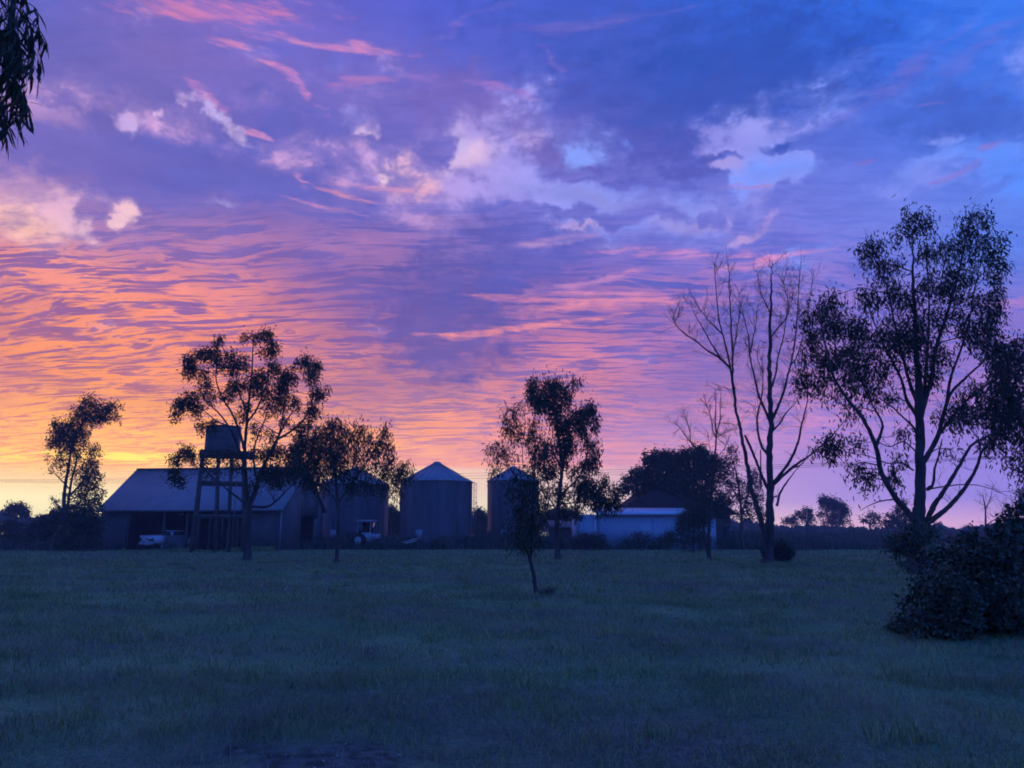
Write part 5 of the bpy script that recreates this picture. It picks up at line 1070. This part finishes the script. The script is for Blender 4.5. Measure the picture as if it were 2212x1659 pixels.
# --- shrubs left of the shed
for (u, vb, Y, lb, bl) in ((95, 1184, 70, 'large dark bush left of the shed beside the leaning tree', ((70,1150,40,20,80),(100,1135,34,22,80),(130,1120,30,24,80),(110,1160,40,18,80),(60,1165,36,12,50))),
                           (180, 1192, 64, 'dense shrub against the left end wall of the shed', ((160,1120,30,22,80),(190,1110,26,18,60),(175,1145,34,24,90),(205,1135,18,26,60),(150,1165,34,18,70),(195,1168,22,16,50))),
                           (20, 1180, 74, 'low scrub bush at the far left edge', ((20,1140,34,18,70),(-20,1145,36,18,60),(30,1160,34,12,50)))):
    S = Tree('shrub', lb, 'shrub', u, vb, Y=Y, group='dark shrubs left of the shed'); S.limb([(u, vb), (u + 2, vb - 25), (u + 4, vb - 45)], 3, 1.5)
    for (x, y, ru, rv, nc) in bl: S.blob(x, y, ru, rv, nc, 15, L=.22, w=.09, cr=.3, dy=rng.uniform(-1.5, 1.5), hang=.3)
    S.done(GREY_BARK, LEAF, tname='stem')

for (u, vb, Y, lb, bl) in ((1275, 1182, 69, 'weedy round bush at the left corner of the white shed', ((1265,1160,26,14,60),(1290,1165,24,12,50),(1245,1168,18,10,26))),
                           (1385, 1184, 69, 'straggly bush against the middle of the white shed', ((1375,1160,18,14,30),(1395,1165,22,12,34),(1355,1172,18,9,24))),
                           (1440, 1184, 68, 'low bush against the white shed beside the drooping shrub', ((1430,1168,18,11,30),(1450,1165,14,14,24)))):
    S = Tree('shrub', lb, 'shrub', u, vb, Y=Y, group='bushes along the white shed'); S.limb([(u, vb), (u + 1, vb - 14), (u + 2, vb - 26)], 2, 1)
    for (x, y, ru, rv, nc) in bl: S.blob(x, y, ru, rv, nc, 13, L=.18, w=.06, cr=.26, dy=rng.uniform(-.6, .6), hang=.2)
    S.done(GREY_BARK, LEAF, tname='stem')

# --- big bush at the right, near
S = Tree('bush', 'big broad leaved bush spilling in from the right edge of the grass', 'bush', 2130, 1372)
for l_ in ([(2130,1375),(2120,1320),(2090,1270),(2060,1220)], [(2135,1370),(2150,1300),(2170,1230),(2180,1170)], [(2120,1372),(2060,1340),(2000,1325)], [(2150,1372),(2230,1300),(2300,1220)], [(2110,1350),(2040,1290),(2005,1250)]): S.limb(l_, 3.5, 1, rng.uniform(-.3, .3), .6)
for (u, v, ru, rv, nc) in ((1990,1340,40,24,34),(1950,1352,30,18,20),(1925,1358,12,14,8),(2010,1300,36,40,40),(2000,1270,22,34,22),(2050,1270,56,50,90),(2050,1215,46,36,34),(2090,1205,46,40,34),(2030,1195,26,26,9),(2110,1188,30,34,16),(2130,1240,60,60,120),(2100,1300,66,50,120),(2050,1330,56,34,80),
    (2170,1205,46,50,50),(2200,1170,40,44,40),(2170,1300,66,60,120),(2230,1250,70,80,120),(2150,1345,66,26,80),(2220,1345,60,26,70),(2300,1260,70,80,80),(2300,1340,60,30,40),(1975,1305,14,16,5),(1965,1290,8,10,3),(2210,1130,26,20,12),(2160,1150,20,20,10)):
    S.blob(u, v, ru, rv, int(nc * .95) + 1, 17, L=.078, w=.040, cr=.085, dy=rng.uniform(-.5, .5), hang=.35, flat=1.2)
for k in range(26):                         # stray shoots
    u = rng.choice([1925, 1960, 1990, 2005, 2030, 2060, 2090, 2110, 2130, 2160, 2190, 2220, 2260]) + rng.uniform(-14, 14); v = np.interp(u, (1925, 1990, 2005, 2060, 2110, 2160, 2200, 2260), (1345, 1310, 1240, 1180, 1160, 1135, 1105, 1180))
    S.limb([(u + rng.uniform(-6, 6), v + 40), (u, v + 10), (u + rng.uniform(-16, 10), v - rng.uniform(5, 30))], .7, .3, 0, .3); a = S.pts[-1]; S.blob(a[0], a[1] + 8, 8, 16, 4, 7, L=.10, w=.045, cr=.05, dy=a[2] - S.Y, hang=.3, bough=False)
S.done(GREY_BARK, LEAF_BUSH, tname='stem')
S = Tree('bush', 'low spreading shrub wrapped round the foot of the tallest gum', 'bush', 1965, 1225, Y=24)
S.limb([(1990,1235),(1975,1200),(1945,1180)], 2, .8)
for (u, v, ru, rv, nc) in ((1960,1165,36,14,40),(1985,1150,34,14,34),(1940,1180,26,16,34),(1965,1185,30,16,30),(1995,1175,30,22,34),(2000,1205,20,22,20),(1930,1172,14,12,12),(2010,1145,20,12,12),(1950,1222,6,5,4)):
    S.blob(u, v, ru, rv, nc, 15, L=.14, w=.05, cr=.16, dy=rng.uniform(-.5, .3), hang=.5)
S.done(GREY_BARK, LEAF_BUSH, tname='stem')

# --- overhanging gum branch, top left, very near
tb = np.array([-6.2, 5.2, 0.0]); e = empty('overhanging_gum', tb, 'near gum tree whose long leaves hang into the top left corner', 'tree')
tm = MB(); sp = spline([tb + [0, 0, -.1], tb + [.1, 0, 2], tb + [.3, .1, 4.2], tb + [.8, 0, 6.4]], 8); tm.tubes(sp, np.linspace(.2, .10, len(sp)), 10)
lm_ = MB(); P0 = []; 
def strand(u0, v0, u1, v1, Y, dens=1.0):
    a = at(u0, v0, Y); b_ = at(u1, v1, Y + rng.uniform(-.2, .2)); mid = (a + b_) / 2 + np.array([.05, 0, .06]) * rng.uniform(.2, 1)
    S_ = spline([a, mid, b_], 12); tm.tubes(S_, np.linspace(.004, .0015, len(S_)), 4)
    ln = np.linalg.norm(b_ - a); n = max(3, int(ln / .026 * dens)); t = rng.uniform(.1, 1, n); P = np.array([np.interp(t, np.linspace(0, 1, len(S_)), S_[:, i]) for i in range(3)]).T
    D = np.array([0, 0, -1.0]) + rng.normal(size=(n, 3)) * .28 + np.array([.18, 0, 0]) * rng.normal(size=(n, 1)); lm_.leaves(P, D, .16 * rng.uniform(.6, 1.25, n), .021 * rng.uniform(.7, 1.25, n), curve=True)
lb1 = spline([tb + [.5, 0, 5.2], at(-180, -260, 5.0), at(-60, -200, 4.9), at(20, -120, 4.9), at(45, -40, 4.9)], 8); tm.tubes(lb1, np.linspace(.05, .008, len(lb1)), 6)
lb2 = spline([tb + [.3, 0, 4.2], at(-200, -60, 5.2), at(-90, -30, 5.2), at(-20, 30, 5.2), at(10, 90, 5.2)], 8); tm.tubes(lb2, np.linspace(.04, .006, len(lb2)), 6)
for u0, v0, u1, v1 in ((40,-50,60,40),(45,-40,62,110),(50,0,82,75),(60,45,104,98),(45,20,88,140),(30,-20,70,170),(35,60,92,150),(20,40,60,190),(10,20,50,230),(0,0,44,210),(25,90,50,250),(10,80,44,270),(-10,40,30,270),
    (-20,60,20,285),(0,120,40,290),(20,160,66,262),(-30,20,5,260),(-40,-20,-10,250),(-20,-40,20,150),(0,-60,30,120),(10,-80,20,60),(-50,0,-30,280),(-60,40,-40,300),(-80,0,-70,280),(-10,150,15,300),(-20,180,0,290),(30,-60,40,90),(5,100,30,200),(-40,-80,-10,120),
    (48,130,86,168),(38,200,50,262),(-110,-40,-100,260),(-130,0,-140,250),(-60,-100,-50,100),(52,60,74,130),(-5,60,20,180),(15,10,35,150)):
    strand(u0, v0, u1, v1, rng.uniform(4.8, 5.4), .85 if u1 > 40 else 1.15)
for k in range(60):
    u = rng.uniform(-420, -60); v = rng.uniform(-250, 100); strand(u, v, u + rng.uniform(-30, 50), v + rng.uniform(120, 260), rng.uniform(4.6, 6.4), 1.0)
tm.build('trunk', GREY_BARK, e, True); lm_.build('foliage', LEAF, e)

# ================================================================ air
hm = bpy.data.materials.new('haze'); hm.use_nodes = True; hn = hm.node_tree; hn.nodes.clear()
vo = hn.nodes.new('ShaderNodeVolumePrincipled'); vo.inputs['Color'].default_value = (.86, .90, 1.0, 1); vo.inputs['Density'].default_value = .0010; vo.inputs['Anisotropy'].default_value = 0.0
oo = hn.nodes.new('ShaderNodeOutputMaterial'); hn.links.new(vo.outputs[0], oo.inputs['Volume'])
hb = MB(); hb.box((0, 8, 11.5), (740, 740, 25)); tag(hb.build('haze', hm), 'thin dusk haze over the paddock', 'haze', kind='stuff')
sc.cycles.volume_bounces = 0
sc.cycles.use_adaptive_sampling = True; sc.cycles.adaptive_threshold = .03; sc.cycles.adaptive_min_samples = 8
W.cycles.sampling_method = 'NONE'
